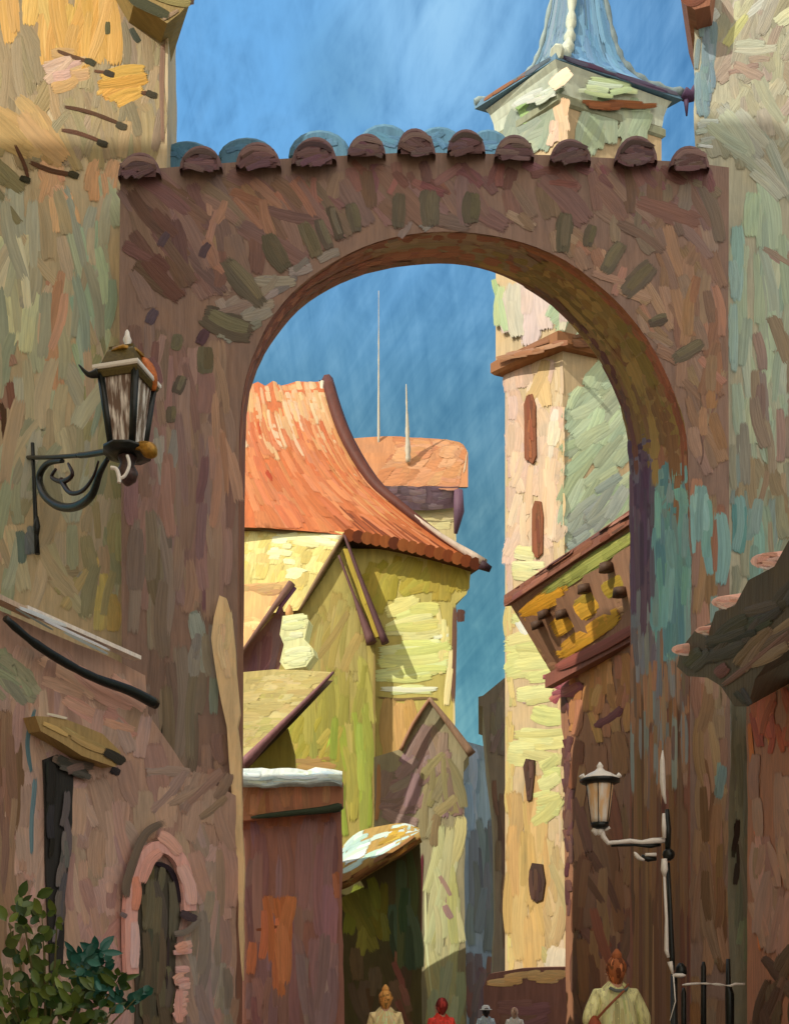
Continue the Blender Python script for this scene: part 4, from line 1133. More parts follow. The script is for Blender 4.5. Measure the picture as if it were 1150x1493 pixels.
m.fill(pRu, [(784, 415), (960, 420), (960, 490), (830, 500), (800, 470)], [(170, 184, 140), (180, 194, 150), (164, 176, 136)], 60, 20, 50, 14, 2.2)
m.build('belfry_face', t)
m = MB(YC, E_LIT)
rings_mesh(m, [ring(.36, zc(512)), ring(.5, zc(508)), ring(.5, zc(494)), ring(.36, zc(490))], (170, 112, 66))
rr = ring(.5, 0); pa, pb_ = Plane(rr[1], pL.n), Plane(rr[1], pR.n)
m.fill(pa, [(722, 516), (836, 486), (836, 505), (722, 530)], [(176, 118, 72), (200, 150, 110), (160, 98, 56)], 40, 9, 14, 6, 1.8)
m.fill(pb_, [(826, 487), (900, 487), (900, 506), (826, 506)], [(132, 84, 52)], 40, 9, -4, 6, 1.4)
m.build('string_course', t)
m = MB(YC, E_LIT)
rings_mesh(m, [ring(.36, zc(163)), ring(.46, zc(160)), ring(.46, zc(150)), ring(.36, zc(147))], (168, 168, 130))
rr = ring(.46, 0)
m.fill(Plane(rr[1], pR.n), [(845, 142), (958, 146), (958, 162), (845, 162)], [(150, 86, 36), (136, 78, 36)], 44, 10, -4, 4, 1.8, (2, 3))
m.build('cornice_band', t)
m = MB(YC, (1.1, 1.0, .9))
rings_mesh(m, [ring(.34, zc(146)), ring(.40, zc(130)), ring(.52, zc(116)), ring(.66, zc(108))], (204, 204, 176))
rr = ring(.53, 0)
m.fill(Plane(rr[1], pR.n), [(834, 108), (940, 118), (940, 146), (838, 142)], [(206, 216, 166), (190, 204, 140), (214, 218, 190)], 50, 12, -5, 5, 1.6, (2, 3))
m.fill(Plane(rr[1], pL.n), [(745, 150), (830, 108), (834, 130), (748, 170)], [(206, 206, 186), (190, 194, 170)], 44, 10, 26, 6, 1.6, (2, 3))
m.daub(Plane(rr[1], pL.n), 818, 116, 40, 24, 40, (250, 214, 176), 4)
m.build('eaves_cove', t)
# flared roof running up into the spire
prof = [(1.42, 106), (1.42, 97), (1.08, 86), (.82, 70), (.62, 46), (.51, 18), (.42, -24), (.30, -90), (.18, -180), (.06, -330), (.015, -420)]
rs = [ring(0, zc(y), s_) for s_, y in prof]
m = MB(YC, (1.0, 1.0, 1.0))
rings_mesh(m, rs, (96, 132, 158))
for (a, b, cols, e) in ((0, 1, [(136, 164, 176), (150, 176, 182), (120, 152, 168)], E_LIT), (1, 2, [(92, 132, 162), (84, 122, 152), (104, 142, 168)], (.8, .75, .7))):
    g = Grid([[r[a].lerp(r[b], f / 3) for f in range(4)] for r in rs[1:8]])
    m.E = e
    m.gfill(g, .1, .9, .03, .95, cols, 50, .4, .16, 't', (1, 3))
m.E = (.7, .7, .7)
g = Grid([[r[1].lerp(r[2], f / 3) for f in range(4)] for r in rs[0:2]])
m.gfill(g, .03, .9, .4, .6, [(64, 44, 66), (54, 38, 58), (72, 66, 84)], 14, .3, .9, 's', (2, 4))
g = Grid([[r[0].lerp(r[1], f / 3) for f in range(4)] for r in rs[0:2]])
m.gfill(g, .1, .95, .4, .6, [(84, 96, 104), (120, 76, 48), (70, 84, 96)], 10, .3, .8, 's', (2, 4))
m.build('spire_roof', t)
for k, rad, c, e in ((1, .2, (238, 240, 206), E_LIT), (2, .13, (104, 116, 112), (.8, .75, .66)), (0, .12, (176, 192, 180), E_LIT)):  # cream on the front roll is the corner highlight, painted in
    m = MB(YC, e)
    m.tube(smooth3([r[k] for r in rs[1:9]], 4), [rad * (1 + .35 * math.sin(i * 1.9)) * (1 - .4 * i / 29) for i in range(29)], c, 8)
    m.build('hip_roll', t)
m = MB(YC, E_SHADE)
e = rs[1][2]
m.tube(smooth3([e, e + V(.28, 0, -.1), e + V(.45, 0, .28), e + V(.8, 0, .34), e + V(1.05, 0, .1), e + V(1.08, 0, -.3)], 4), [.2, .2, .19, .18, .17, .15, .13, .11, .1, .09, .08, .07, .06, .05, .05, .05, .05, .05, .04, .04, .03], (52, 34, 52), 7)
m.tube([e + V(.1, 0, 0), e + V(.12, 0, -.75)], [.12, .03], (52, 34, 52), 6)
m.build('eaves_hook', t)
# slit windows on the lit side
for pts, c in (([(763, 590), (767, 577), (775, 574), (780, 590), (781, 664), (776, 676), (764, 668)], (150, 84, 44)), ([(775, 742), (779, 730), (788, 731), (791, 752), (790, 806), (783, 814), (775, 804)], (150, 84, 44)),
               ([(762, 1118), (766, 1106), (778, 1108), (778, 1128), (774, 1166), (768, 1168), (765, 1140)], (92, 60, 42)), ([(771, 1270), (775, 1258), (790, 1260), (794, 1285), (790, 1312), (780, 1316), (772, 1305)], (76, 50, 36))):
    m = MB(YC, (1.46, 1.36, 1.18))
    q = Plane(pL.hit(780, 700, 4), pL.n)
    m.slab(pts, q, -q.n * .06, c)
    xs = sum(p[0] for p in pts) / len(pts)
    m.fill(q, pts, [c, tuple(x * .8 for x in c), tuple(min(255, x * 1.25) for x in c)], 40, 6, 90, 3, 2.0, (1, 2))
    m.build('slit_window', t)
# plinth
m = MB(30, E_SHADE)
pp = facing(31.0)
m.slab([(704, 1440), (712, 1420), (760, 1412), (832, 1410), (834, BOT), (704, BOT)], pp, V(.4, 2.4, 0), (104, 70, 58))
m.fill(pp, [(704, 1440), (832, 1432), (832, 1495), (704, 1495)], [(104, 74, 64), (96, 66, 58), (112, 82, 72), (88, 60, 54)], 60, 18, 5, 10, 2.2)
m.fill(pp, [(704, 1422), (830, 1410), (830, 1432), (706, 1440)], [(218, 174, 112), (208, 164, 104)], 40, 12, 4, 8, 2.4, (1.4, 2.6))
m.build('plinth', t)

# =================================================================== HOUSES BEYOND THE ARCH
EH = E_LIT
EFR = (.95, .88, .77)      # walls that face the camera take the sun at a slant
# ---- far house with a pale orange roof
t = thing('far_house', (3, 58, gz(58)), 'far cream house under a long pale orange roof carrying two thin masts', 'house')
pl = facing(56)
m = MB(57, EFR)
m.slab([(560, 730), (664, 728), (664, 840), (660, BOT), (520, BOT), (520, 760)], facing(57), V(0, 8, 0), (206, 184, 128))
m.fill(facing(57), [(572, 742), (662, 740), (662, 800), (590, 770)], [(214, 194, 136), (204, 184, 124), (222, 206, 160)], 40, 14, 10, 14, 2.4)
m.build('wall', t)
m = MB(56, EH)
r_ = smooth_line([(480, 642), (560, 636), (600, 638), (640, 640), (670, 645), (679, 654)], 3)
g = Grid([[P(x, y, 58.5) for x, y in r_], [P(x + (f / (len(r_) - 1) - .5) * 6, 660, 57.5) for f, (x, y) in enumerate(r_)], [P(480 + 202 * f / (len(r_) - 1), 710, 56.0) for f in range(len(r_))]])
m.grid(g, (222, 152, 98))
gb = Grid([[P(480 + 202 * f / (len(r_) - 1), 710, 56.0) for f in range(len(r_))], [P(482 + 198 * f / (len(r_) - 1), 712, 60.0) for f in range(len(r_))], [P(x, y + 1, 60) for x, y in r_], [P(x, y, 58.5) for x, y in r_]])
m.grid(gb, (120, 90, 80), False)
m.gfill(g, .3, .9, .08, .95, [(224, 152, 96), (214, 142, 90), (232, 166, 112), (216, 156, 110)], 70, .14, .3)
m.gfill(g, .95, .97, .5, .6, [(240, 206, 156)], 3, .5, .02, 't', (2, 3))
m.build('roof', t)
m = MB(56, E_SHADE)
g = Grid([[P(x, 709 + random.uniform(-1, 1), 55.9) for x in range(560, 676, 12)], [P(x, 738 + 6 * math.sin((x - 560) / 36), 56.6) for x in range(560, 676, 12)]])
m.grid(g, (104, 84, 92)); m.gfill(g, .05, .95, .1, .9, [(112, 92, 98), (98, 78, 86), (120, 100, 104)], 26, .2, .4)
m.tube([P(668, 715, 55.9), P(669, 745, 56), P(664, 778, 56.2)], [.26, .3, .1], (74, 52, 62), 7)
m.build('eaves_board', t)
for x0, y0, y1, Yq, r0, lab in ((552, 424, 652, 58.2, .065, 'tall thin pale mast standing on the far orange roof'), (592, 560, 675, 56.8, .09, 'short cream mast standing on the far orange roof, right of the taller one')):
    m = MB(Yq, EH)
    n = 18
    m.tube([P(x0 + (1.5 if r0 > .08 else 0) * i / n * 2, y0 + (y1 - y0) * i / n, Yq) for i in range(n + 1)], [r0 * (.55 + .7 * random.random()) * (.35 + i / n * (1.6 if r0 > .08 else .8)) for i in range(n + 1)], (236, 220, 186), 6)
    tag(m.build('mast'), lab, 'mast', 'masts on the far roof')

# ---- tall house under the big orange roof
t = thing('orange_roof_house', (-1, 41, gz(41)), 'tall yellow house under a big sunlit orange hipped roof with a flared dark edge', 'house')
pw = facing(40.0)
m = MB(40, EFR)
m.slab([(300, 790), (520, 800), (690, 806), (684, 850), (680, 866), (664, 880), (662, 960), (660, 1050), (655, BOT), (300, BOT)], pw, V(-2, 8, 0), (196, 176, 92))
m.fill(pw, [(510, 812), (690, 812), (682, 862), (640, 880), (560, 880), (540, 940), (520, 880)], [(176, 158, 62), (166, 148, 56), (186, 166, 70), (172, 150, 50)], 50, 18, 75, 22, 2.6)
m.fill(pw, [(560, 872), (652, 868), (652, 935), (556, 935)], [(226, 220, 146), (216, 210, 130), (222, 212, 120)], 60, 15, 6, 8, 2.4, (1, 2.4))
m.fill(pw, [(548, 930), (658, 925), (656, 1015), (548, 1018)], [(228, 226, 140), (216, 216, 122), (236, 234, 164), (222, 216, 126)], 80, 17, 3, 5, 2.4, (1.4, 2.8))
for q, w in (([(560, 960), (600, 952), (650, 944)], 9), ([(552, 1004), (600, 1006), (640, 1004)], 10), ([(556, 955), (640, 950)], 6), ([(630, 930), (655, 926)], 8)): m.stroke(pw, q, w, (246, 246, 200), 3.4)
m.fill(pw, [(630, 880), (658, 874), (662, 1040), (648, 1030)], [(240, 222, 150), (228, 208, 130)], 60, 11, 88, 5, 1.8, (2.6, 3.4))
m.fill(pw, [(546, 1020), (624, 1022), (660, 1060), (650, 1120), (546, 1110)], [(202, 156, 88), (192, 148, 84), (210, 164, 98)], 70, 18, 90, 5, 2.6, (1, 2.2))
m.stroke(pw, [(547, 1016), (580, 1020), (620, 1018), (640, 1020)], 5, (136, 110, 66), 3.2)
m.stroke(pw, [(663, 880), (662, 950), (660, 1030)], 9, (116, 84, 66), 3.2)
m.daub(pw, 672, 898, 20, 14, 90, (92, 60, 50), 3.4)
m.stroke(pw, [(545, 960), (545, 1040), (544, 1110)], 4, (140, 110, 62), 3.2)
m.build('wall', t)
# roof, flaring towards the eaves
hip = smooth_line([(474, 556), (486, 600), (505, 648), (540, 704), (578, 738), (640, 786), (704, 826)], 3)
n = len(hip); rows = []
for i, (hx, hy) in enumerate(hip):
    f = i / (n - 1)
    Yr = 44.5 - 5.2 * f ** .7
    yl = 560 + (768 - 560) * f
    rows.append([P(300 + (hx - 300) * k / 16, yl + (hy - yl) * (k / 16) ** 2.2 + (random.uniform(-5, 4) if i == 0 and 3 < k < 15 else 0), Yr) for k in range(17)])
g = Grid(rows)
m = MB(41, E_LIT)
m.grid(g, (228, 126, 70))
side = [[r[-1], r[-1] + V(-.5, 4.0, 2.3) * (1 + .3 * (1 - i / n))] for i, r in enumerate(rows)]
gs = Grid(side); m.grid(gs, (116, 64, 42), False)
und = Grid([[p for p in rows[-1]], [p + V(-.6, 1.4, .05) for p in rows[-1]]]); m.grid(und, (110, 70, 40), False)
m.gfill(g, .2, .97, .04, .4, [(242, 190, 132), (238, 178, 116), (246, 204, 152), (236, 166, 104)], 110, .2, .05, 't', (.5, 2))
m.gfill(g, .2, .95, .25, .97, [(230, 136, 80), (224, 126, 72), (236, 146, 88), (228, 140, 88), (222, 124, 72)], 190, .2, .06, 't', (.5, 2))
m.gfill(g, .75, .97, .3, .8, [(240, 162, 100), (234, 148, 88)], 24, .2, .025, 't', (1.6, 2.6))
m.gfill(g, .5, .92, .84, .95, [(168, 84, 40), (150, 72, 36), (190, 98, 50)], 24, .14, .022, 't', (1.6, 2.6))
for a, b, l in ((.34, .62, .04), (.38, .3, .04)): m.gfill(g, a, a + .01, b, b + .01, [(206, 84, 40)], 2, .08, .03, 't', (2, 3))
m.build('roof', t)
m = MB(40, EH)
for f in range(15):
    a = .52 + f * .0325
    p, nn = g.at(a, .995)
    m.tube([p + V(0, .35, .16), p + V(0, -.12, -.04)], [.2, .24], random.choice([(176, 92, 48), (196, 110, 56), (136, 70, 42), (206, 120, 62)]), 8)
m.build('eaves_tiles', t)
m = MB(41, (.8, .8, .7))
hp = [r[-1] for r in rows]
m.tube([p + V(.1, 0, .05) for p in hp[:-2]], [(.20 + .08 * math.sin(i / 18 * math.pi)) * (1.25 - .75 * i / 18) for i in range(len(hp) - 2)], (84, 46, 34), 7)
m.build('hip_ridge', t)
m = MB(41, EH)
hp2 = hp[-6:]
m.tube([p + V(.05, -.1, .1) for p in hp2], [.05, .08, .10, .13, .17, .16], (232, 206, 176), 7)
m.build('lead_flashing', t)
m = MB(41, EH)
m.tube([hp[-1] + V(-.1, -.1, .05), hp[-1] + V(.28, -.1, -.15)], [.2, .12], (74, 48, 52), 7)
m.build('hip_end', t)
m = MB(41, EH)
m.tube([P(470, 556, 44), P(470, 590, 43.9), P(471, 612, 43.6)], [.08, .12, .2], (250, 236, 200), 7)
m.build('ridge_highlight', t)  # white highlight at the ridge end, built as a pale tube

# ---- yellow gabled house in the middle
GD = 7.5                                           # set back so that it leaves the tower in the sun
def PG(x, y, Y): return P(x, y, 32 + GD + (Y - 32) * .3)
def FG(Y): return facing(32 + GD + (Y - 32) * .3)
t = thing('gabled_house', (-2, 32, gz(32)), 'narrow olive yellow gabled house with double dark bargeboards and pale sunlit roof', 'house')
pw = FG(32.0)
m = MB(32, EFR)
m.slab([(503, 796), (536, 880), (548, 930), (545, 1000), (544, BOT), (300, BOT), (300, 1000), (400, 940), (440, 890), (470, 845)], pw, V(-.3, .3, 0), (170, 152, 78))
m.fill(pw, [(500, 810), (545, 940), (544, 1010), (410, 1000), (445, 890)], [(164, 144, 74), (156, 136, 68), (174, 154, 82), (168, 146, 84)], 70, 18, 82, 12, 2.6)
m.fill(pw, [(440, 960), (544, 960), (544, 1200), (490, 1200), (420, 1060)], [(160, 148, 64), (150, 142, 58), (168, 156, 72)], 90, 18, 88, 6, 2.0, (1, 2.2))
m.fill(pw, [(470, 1060), (544, 1000), (544, 1235), (495, 1235)], [(148, 160, 60), (140, 152, 56), (158, 168, 66), (152, 150, 62)], 90, 15, 90, 4, 2.0, (1.6, 2.8))
m.fill(pw, [(355, 1118), (420, 1040), (520, 1040), (505, 1120)], [(172, 160, 64), (164, 156, 58), (178, 152, 68)], 44, 16, 75, 14, 2.2, (1.2, 2.4))
m.fill(pw, [(462, 1068), (494, 1062), (496, 1096), (478, 1104)], [(178, 206, 72), (168, 196, 66)], 30, 10, 75, 10, 1.8, (2.4, 3.2))
m.fill(pw, [(355, 1105), (495, 1100), (495, 1126), (355, 1130)], [(166, 128, 68), (176, 140, 76)], 44, 12, 0, 6, 1.4, (2, 3))
m.stroke(pw, [(546, 940), (545, 1060), (545, 1190)], 5, (146, 120, 66), 3)
m.build('wall', t)
apex, a2 = (502, 778, 31.2), (436, 890, 31.2)
m = MB(32, (1.0, .93, .82))
g = Grid([[PG(330, 764, 33), PG(380, 765, 32.6), PG(440, 768, 32), PG(502, 776, 31.4)], [PG(325, 820, 32.5), PG(370, 822, 32.1), PG(420, 824, 31.6), PG(470, 834, 31.2)], [PG(320, 900, 32), PG(360, 900, 31.6), PG(402, 893, 31.3), PG(434, 890, 31.0)]])
m.grid(g, (228, 206, 122), False)
gu = Grid([[p + V(.1, .3, -.14) for p in r] for r in g.rows]); m.grid(gu, (150, 124, 70), False)
m.gfill(g, .2, .95, .05, .92, [(228, 206, 122), (220, 196, 112), (236, 216, 136), (226, 200, 108)], 80, .22, .16, 't')
m.gfill(g, .45, .96, .04, .2, [(244, 238, 186), (238, 230, 160)], 14, .22, .1, 's', (2, 3))
m.gfill(g, .42, .62, .2, .4, [(242, 238, 180), (238, 232, 168)], 6, .14, .12, 's', (2.4, 3.2))
m.gfill(g, .66, .8, .45, .62, [(240, 234, 172)], 4, .1, .2, 't', (2.4, 3.2))
# the far slope, just showing behind the bargeboards
g2 = Grid([[PG(504, 778, 31.4), PG(500, 786, 33)], [PG(563, 936, 31.4), PG(552, 932, 33)]]); m.grid(g2, (168, 144, 60), False)
m.build('roof', t)
for q, rad, c in (([apex, (470, 832, 31.2), a2], (.055, .09, .06), (96, 74, 48)),
                  ([(502, 780, 31.1), (528, 850, 31.1), (562, 938, 31.1)], (.05, .09, .16), (66, 42, 40)), ([(494, 810, 31.3), (516, 868, 31.3), (542, 938, 31.3)], (.05, .06, .22), (74, 48, 44))):
    m = MB(31, E_SHADE)
    m.tube(smooth3([PG(*p) for p in q], 5), [rad[0] + (rad[1] - rad[0]) * i / 5 if i < 5 else rad[1] + (rad[2] - rad[1]) * (i - 5) / 5 for i in range(11)], c, 7)
    m.build('bargeboard', t)
m = MB(31.2, EFR)
pz = FG(31.25)
m.slab([(500, 800), (508, 800), (560, 925), (546, 930)], pz, V(0, .15, 0), (176, 150, 54))
m.fill(pz, [(502, 800), (510, 806), (556, 920), (546, 925)], [(186, 160, 50), (172, 148, 46), (196, 170, 64)], 50, 9, -66, 4, 2)
m.build('barge_infill', t)
m = MB(31, EFR)
m.stroke(FG(31.9), [(356, 768), (410, 776), (450, 772), (500, 776)], 4, (120, 100, 60), 1)
m.build('roof_seam', t)

# ---- small brown dormer gable at the left, with its pale chimney
def PB(x, y, Y): return P(x, y, Y + 5)
def FB(Y): return facing(Y + 5)
t = thing('brown_gable', (-4, 28, gz(28)), 'small brown gable house with a purple shaded side behind the left arch jamb', 'house')
pw = FB(28.0)
m = MB(28, E_SHADE)
m.slab([(412, 885), (416, 900), (412, 960), (404, 985), (384, 990), (366, 1030), (352, 1045), (300, 1050), (300, BOT), (290, BOT), (290, 1020), (345, 960)], pw, V(-.2, .5, 0), (92, 62, 56))
m.fill(pw, [(412, 890), (412, 960), (384, 990), (360, 1040), (345, 1030), (347, 975)], [(92, 62, 58), (84, 54, 52), (100, 70, 62), (88, 62, 66)], 70, 15, 80, 8, 2.8)
m.build('wall', t)
m = MB(28, E_SHADE)
g = Grid([[PB(300, 852, 28.6), PB(350, 852, 28.2), PB(424, 848, 27.6)], [PB(290, 905, 28.7), PB(335, 908, 28.2), PB(388, 908, 27.6)], [PB(280, 970, 28.8), PB(320, 975, 28.2), PB(347, 965, 27.6)]])
m.grid(g, (156, 118, 66), False)
m.gfill(g, .4, .95, .05, .95, [(160, 122, 66), (148, 110, 60), (170, 132, 76), (140, 104, 58)], 60, .2, .2, 's')
m.gfill(g, .4, .85, .05, .14, [(126, 94, 50)], 8, .3, .12, 's', (2, 3))
m.build('roof', t)
m = MB(27.5, E_SHADE)
m.tube([PB(426, 850, 27.5), PB(400, 885, 27.5), PB(346, 962, 27.5)], [.13, .09, .06], (86, 60, 48), 7)
m.tube([PB(429, 856, 27.6), PB(412, 880, 27.6), PB(404, 895, 27.6)], [.10, .08, .05], (78, 46, 62), 7)
m.build('bargeboard', t)
m = MB(29, EFR)
pc = FB(27.3)
m.slab([(412, 898), (442, 894), (450, 905), (444, 932), (456, 945), (458, 955), (446, 972), (416, 976), (408, 965), (414, 940), (408, 925)], pc, V(.1, .5, 0), (232, 226, 160))
m.fill(pc, [(410, 896), (448, 894), (448, 934), (410, 934)], [(238, 236, 172), (228, 226, 158), (244, 242, 190)], 36, 10, 3, 6, 2.2)
m.fill(pc, [(412, 936), (458, 940), (448, 974), (414, 976)], [(238, 236, 172), (230, 228, 162), (244, 242, 186)], 38, 10, 3, 6, 2.2)
m.lathe(pc.hit(421, 898) + V(0, .2, 0), [(.1, 0), (.13, .14), (.1, .3), (.03, .42)], (206, 150, 90), 8)
m.build('chimney', t)

# ---- pale lean-to roof below it
t = thing('lean_to', (-3, 26, gz(26)), 'pale yellow sloping lean-to roof with one dark edge, left inside the arch', 'lean-to')
m = MB(26, (1.65, 1.55, 1.36))
g = Grid([[P(300, 985, 26.4), P(398, 976, 26.4), P(440, 977, 26), P(484, 980, 25.4)], [P(300, 1040, 25.8), P(350, 1045, 25.6), P(390, 1044, 25.4), P(425, 1042, 25.1)], [P(300, 1112, 25), P(330, 1112, 24.9), P(345, 1112, 24.9), P(358, 1110, 24.8)]])
m.grid(g, (216, 192, 114), False)
gu = Grid([[p + V(.02, .3, -.12) for p in r] for r in g.rows]); m.grid(gu, (140, 110, 66), False)
m.gfill(g, .3, .96, .04, .95, [(218, 194, 116), (208, 184, 106), (226, 204, 130), (206, 188, 104)], 90, .3, .12, 's')
m.build('roof', t)
m = MB(25, E_SHADE)
m.tube(smooth3([P(486, 980, 25.3), P(450, 1018, 25.1), P(400, 1068, 24.9), P(354, 1116, 24.7)], 4), [.03, .04, .045, .05, .06, .065, .07, .08, .09, .1, .12, .14, .12], (92, 60, 58), 7)
m.build('bargeboard', t)
m = MB(25.6, EFR)
m.slab([(300, 1100), (356, 1112), (420, 1062), (430, 1100), (430, BOT), (300, BOT)], facing(26.2), V(0, .2, 0), (164, 150, 66))
m.build('wall', t)

# ---- brown shop with white-topped ledge
t = thing('brown_shop', (-2, 20, gz(20)), 'shaded brown and purple house with a flat white topped ledge, left inside the arch', 'house')
pw = facing(20.0)
m = MB(20, E_DEEP)
m.slab([(300, 1140), (496, 1134), (498, 1200), (500, 1270), (498, 1300), (506, BOT), (300, BOT)], pw, V(-2.6, .9, 0), (110, 74, 60))
m.fill(pw, [(358, 1150), (494, 1142), (494, 1200), (358, 1210)], [(120, 76, 52), (112, 70, 50), (128, 84, 58)], 60, 18, 86, 10, 2.2)
m.fill(pw, [(355, 1180), (490, 1180), (495, 1300), (500, 1495), (355, 1495)], [(106, 74, 66), (98, 66, 60), (112, 82, 74), (108, 80, 76)], 100, 22, 90, 5, 2.4)
m.fill(pw, [(356, 1300), (430, 1300), (440, 1420), (420, 1460), (356, 1440)], [(142, 82, 46), (132, 76, 44), (150, 88, 50)], 70, 22, 90, 7, 2.4, (1.4, 2.6))
m.fill(pw, [(420, 1340), (500, 1340), (500, 1495), (425, 1495)], [(112, 92, 84), (104, 84, 78), (98, 78, 74)], 90, 20, 90, 4, 1.6, (1.6, 2.8))
m.fill(pw, [(356, 1420), (400, 1420), (400, 1495), (356, 1495)], [(116, 84, 72), (100, 74, 70)], 50, 14, 90, 6, 1.4, (2, 3))
m.fill(pw, [(480, 1250), (500, 1270), (500, 1310), (484, 1310)], [(128, 78, 50)], 40, 10, 90, 6, 1.4, (2, 3))
m.stroke(pw, [(372, 1356), (390, 1354), (410, 1350)], 9, (104, 54, 36), 3)
m.build('wall', t)
m = MB(19.6, (1.2, 1.12, 1.0))
g = Grid([[P(x, 1118 + (x - 350) * .03 + random.uniform(-3, 3), 19.9) for x in range(330, 512, 13)], [P(x, 1134 + random.uniform(-2, 2), 19.45) for x in range(330, 512, 13)], [P(x, 1147 - (4 if x > 400 else 0) + random.uniform(-3, 3), 19.38) for x in range(330, 512, 13)], [P(x, 1150, 19.9) for x in range(330, 512, 13)]])
m.grid(g, (236, 240, 222))
m.gfill(g, .1, .97, .1, .62, [(244, 246, 230), (228, 236, 220), (236, 238, 206), (214, 230, 220)], 34, .2, .16, 's', (.6, 2))
m.build('ledge', t)
m = MB(19.7, E_DEEP)
pz = facing(19.7)
m.slab([(330, 1146), (500, 1140), (500, 1176), (440, 1184), (360, 1196), (330, 1196)], pz, V(0, .28, 0), (122, 80, 54))
m.fill(pz, [(345, 1148), (498, 1142), (498, 1176), (440, 1182), (350, 1192)], [(126, 84, 54), (116, 76, 50), (134, 92, 60)], 40, 15, 86, 12, 2.4)
m.build('fascia', t)
m = MB(19.6, E_DEEP)
m.tube(smooth3([P(366, 1192, 19.6), P(420, 1186, 19.6), P(470, 1181, 19.6), P(499, 1176, 19.6)], 4), [.02, .04, .05, .055, .06, .06, .065, .07, .075, .08, .09, .09, .05], (38, 46, 32), 7)
m.build('gutter', t)

# ---- dark green porch with a frosted white roof
t = thing('green_porch', (-.4, 22, gz(22)), 'dark green porch under a small slanted white and yellow roof at the lane bend', 'porch')
pw = facing(22.4)
m = MB(22, E_DEEP)
m.slab([(494, 1290), (540, 1262), (612, 1222), (614, 1300), (616, BOT), (492, BOT)], pw, V(-.4, 3, 0), (58, 54, 26))
m.fill(pw, [(500, 1300), (560, 1262), (570, 1370), (520, 1400), (505, 1380)], [(84, 86, 20), (76, 80, 20), (94, 92, 30)], 60, 18, 110, 14, 2.4)
m.fill(pw, [(560, 1262), (612, 1226), (612, 1440), (570, 1400)], [(52, 66, 42), (46, 62, 42), (60, 68, 36)], 90, 14, 92, 5, 2.4)
m.fill(pw, [(500, 1370), (610, 1400), (612, 1495), (500, 1495)], [(66, 54, 32), (58, 50, 28), (80, 60, 40)], 60, 18, 95, 12, 2.2)
m.fill(pw, [(566, 1360), (590, 1400), (606, 1480), (590, 1490)], [(98, 62, 46), (88, 56, 42)], 60, 11, 105, 8, 1.6, (2, 3))
m.build('wall', t)
m = MB(22, (1.2, 1.12, 1.0))
tp = [(494, 1240), (520, 1214), (556, 1204), (590, 1200), (612, 1208)]
lo = [(482, 1286), (510, 1276), (540, 1258), (574, 1238), (611, 1214)]
g = Grid([[P(*a, 22.3) for a in smooth_line(tp, 3)], [P((a[0] + b[0]) / 2, (a[1] + b[1]) / 2, 21.7) for a, b in zip(smooth_line(tp, 3), smooth_line(lo, 3))], [P(*b, 21.2) for b in smooth_line(lo, 3)], [P(b[0] + 4, b[1] + 14, 21.25) for b in smooth_line(lo, 3)], [P(b[0] + 6, b[1] + 12, 22.3) for b in smooth_line(lo, 3)]])
m.grid(g, (190, 152, 80))
m.gfill(g, .04, .96, .0, .45, [(214, 230, 206), (196, 220, 200), (232, 240, 222), (178, 208, 190)], 40, .26, .09, 's', (.6, 2.4))
m.gfill(g, .6, .98, .05, .5, [(206, 166, 56), (216, 178, 70), (196, 150, 54)], 12, .16, .1, 's', (1.6, 2.8))
m.gfill(g, .02, .14, .3, .55, [(240, 242, 226), (206, 168, 80)], 5, .12, .12, 's', (2, 3))
m.gfill(g, .05, .95, .5, .75, [(150, 104, 58), (166, 118, 62), (138, 94, 56)], 26, .2, .12, 's', (1, 2))
m.build('roof', t)

# ---- tall purple and sage gable in the centre
t = thing('sage_house', (.8, 26, gz(26)), 'tall narrow gabled house, purple plaster above and pale sage below', 'house')
pw = facing(27.0)
m = MB(27, (.66, .62, .55))
m.slab([(625, 1022), (658, 1062), (684, 1098), (676, 1110), (677, 1300), (680, 1440), (682, BOT), (545, BOT), (545, 1104), (585, 1092), (604, 1056)], pw, V(.1, 1.6, 0), (134, 124, 92))
m.fill(pw, [(624, 1030), (672, 1096), (676, 1190), (612, 1190), (548, 1190), (548, 1108), (590, 1096)], [(128, 102, 92), (120, 96, 84), (132, 112, 88), (114, 98, 76), (136, 108, 102)], 56, 20, 60, 26, 2.6)
m.fill(pw, [(612, 1080), (674, 1100), (676, 1240), (616, 1240)], [(126, 114, 76), (134, 122, 82), (118, 104, 72)], 60, 18, 70, 20, 1.8, (1.2, 2.4))
m.fill(pw, [(615, 1180), (676, 1180), (678, 1495), (616, 1495)], [(168, 164, 112), (158, 156, 106), (176, 172, 122), (164, 156, 100)], 80, 16, 88, 8, 2.6)
m.fill(pw, [(620, 1400), (678, 1400), (678, 1495), (622, 1495)], [(166, 170, 126), (154, 160, 120), (172, 172, 120)], 60, 16, 85, 10, 1.8, (1.4, 2.6))
m.fill(pw, [(632, 1240), (656, 1270), (664, 1352), (648, 1340)], [(146, 116, 104), (136, 110, 94)], 40, 12, -60, 8, 1.5, (2, 3))
m.fill(pw, [(548, 1150), (612, 1150), (612, 1208), (548, 1208)], [(120, 100, 88), (132, 108, 96)], 44, 14, 10, 20, 1.8, (1.2, 2.4))
m.stroke(pw, [(616, 1240), (612, 1320), (612, 1450)], 6, (96, 40, 40), 3.4)
m.stroke(pw, [(620, 1290), (622, 1380), (632, 1470)], 5, (190, 190, 140), 3.4)
m.stroke(pw, [(552, 1110), (552, 1160), (548, 1200)], 8, (150, 104, 62), 3)
m.build('wall', t)
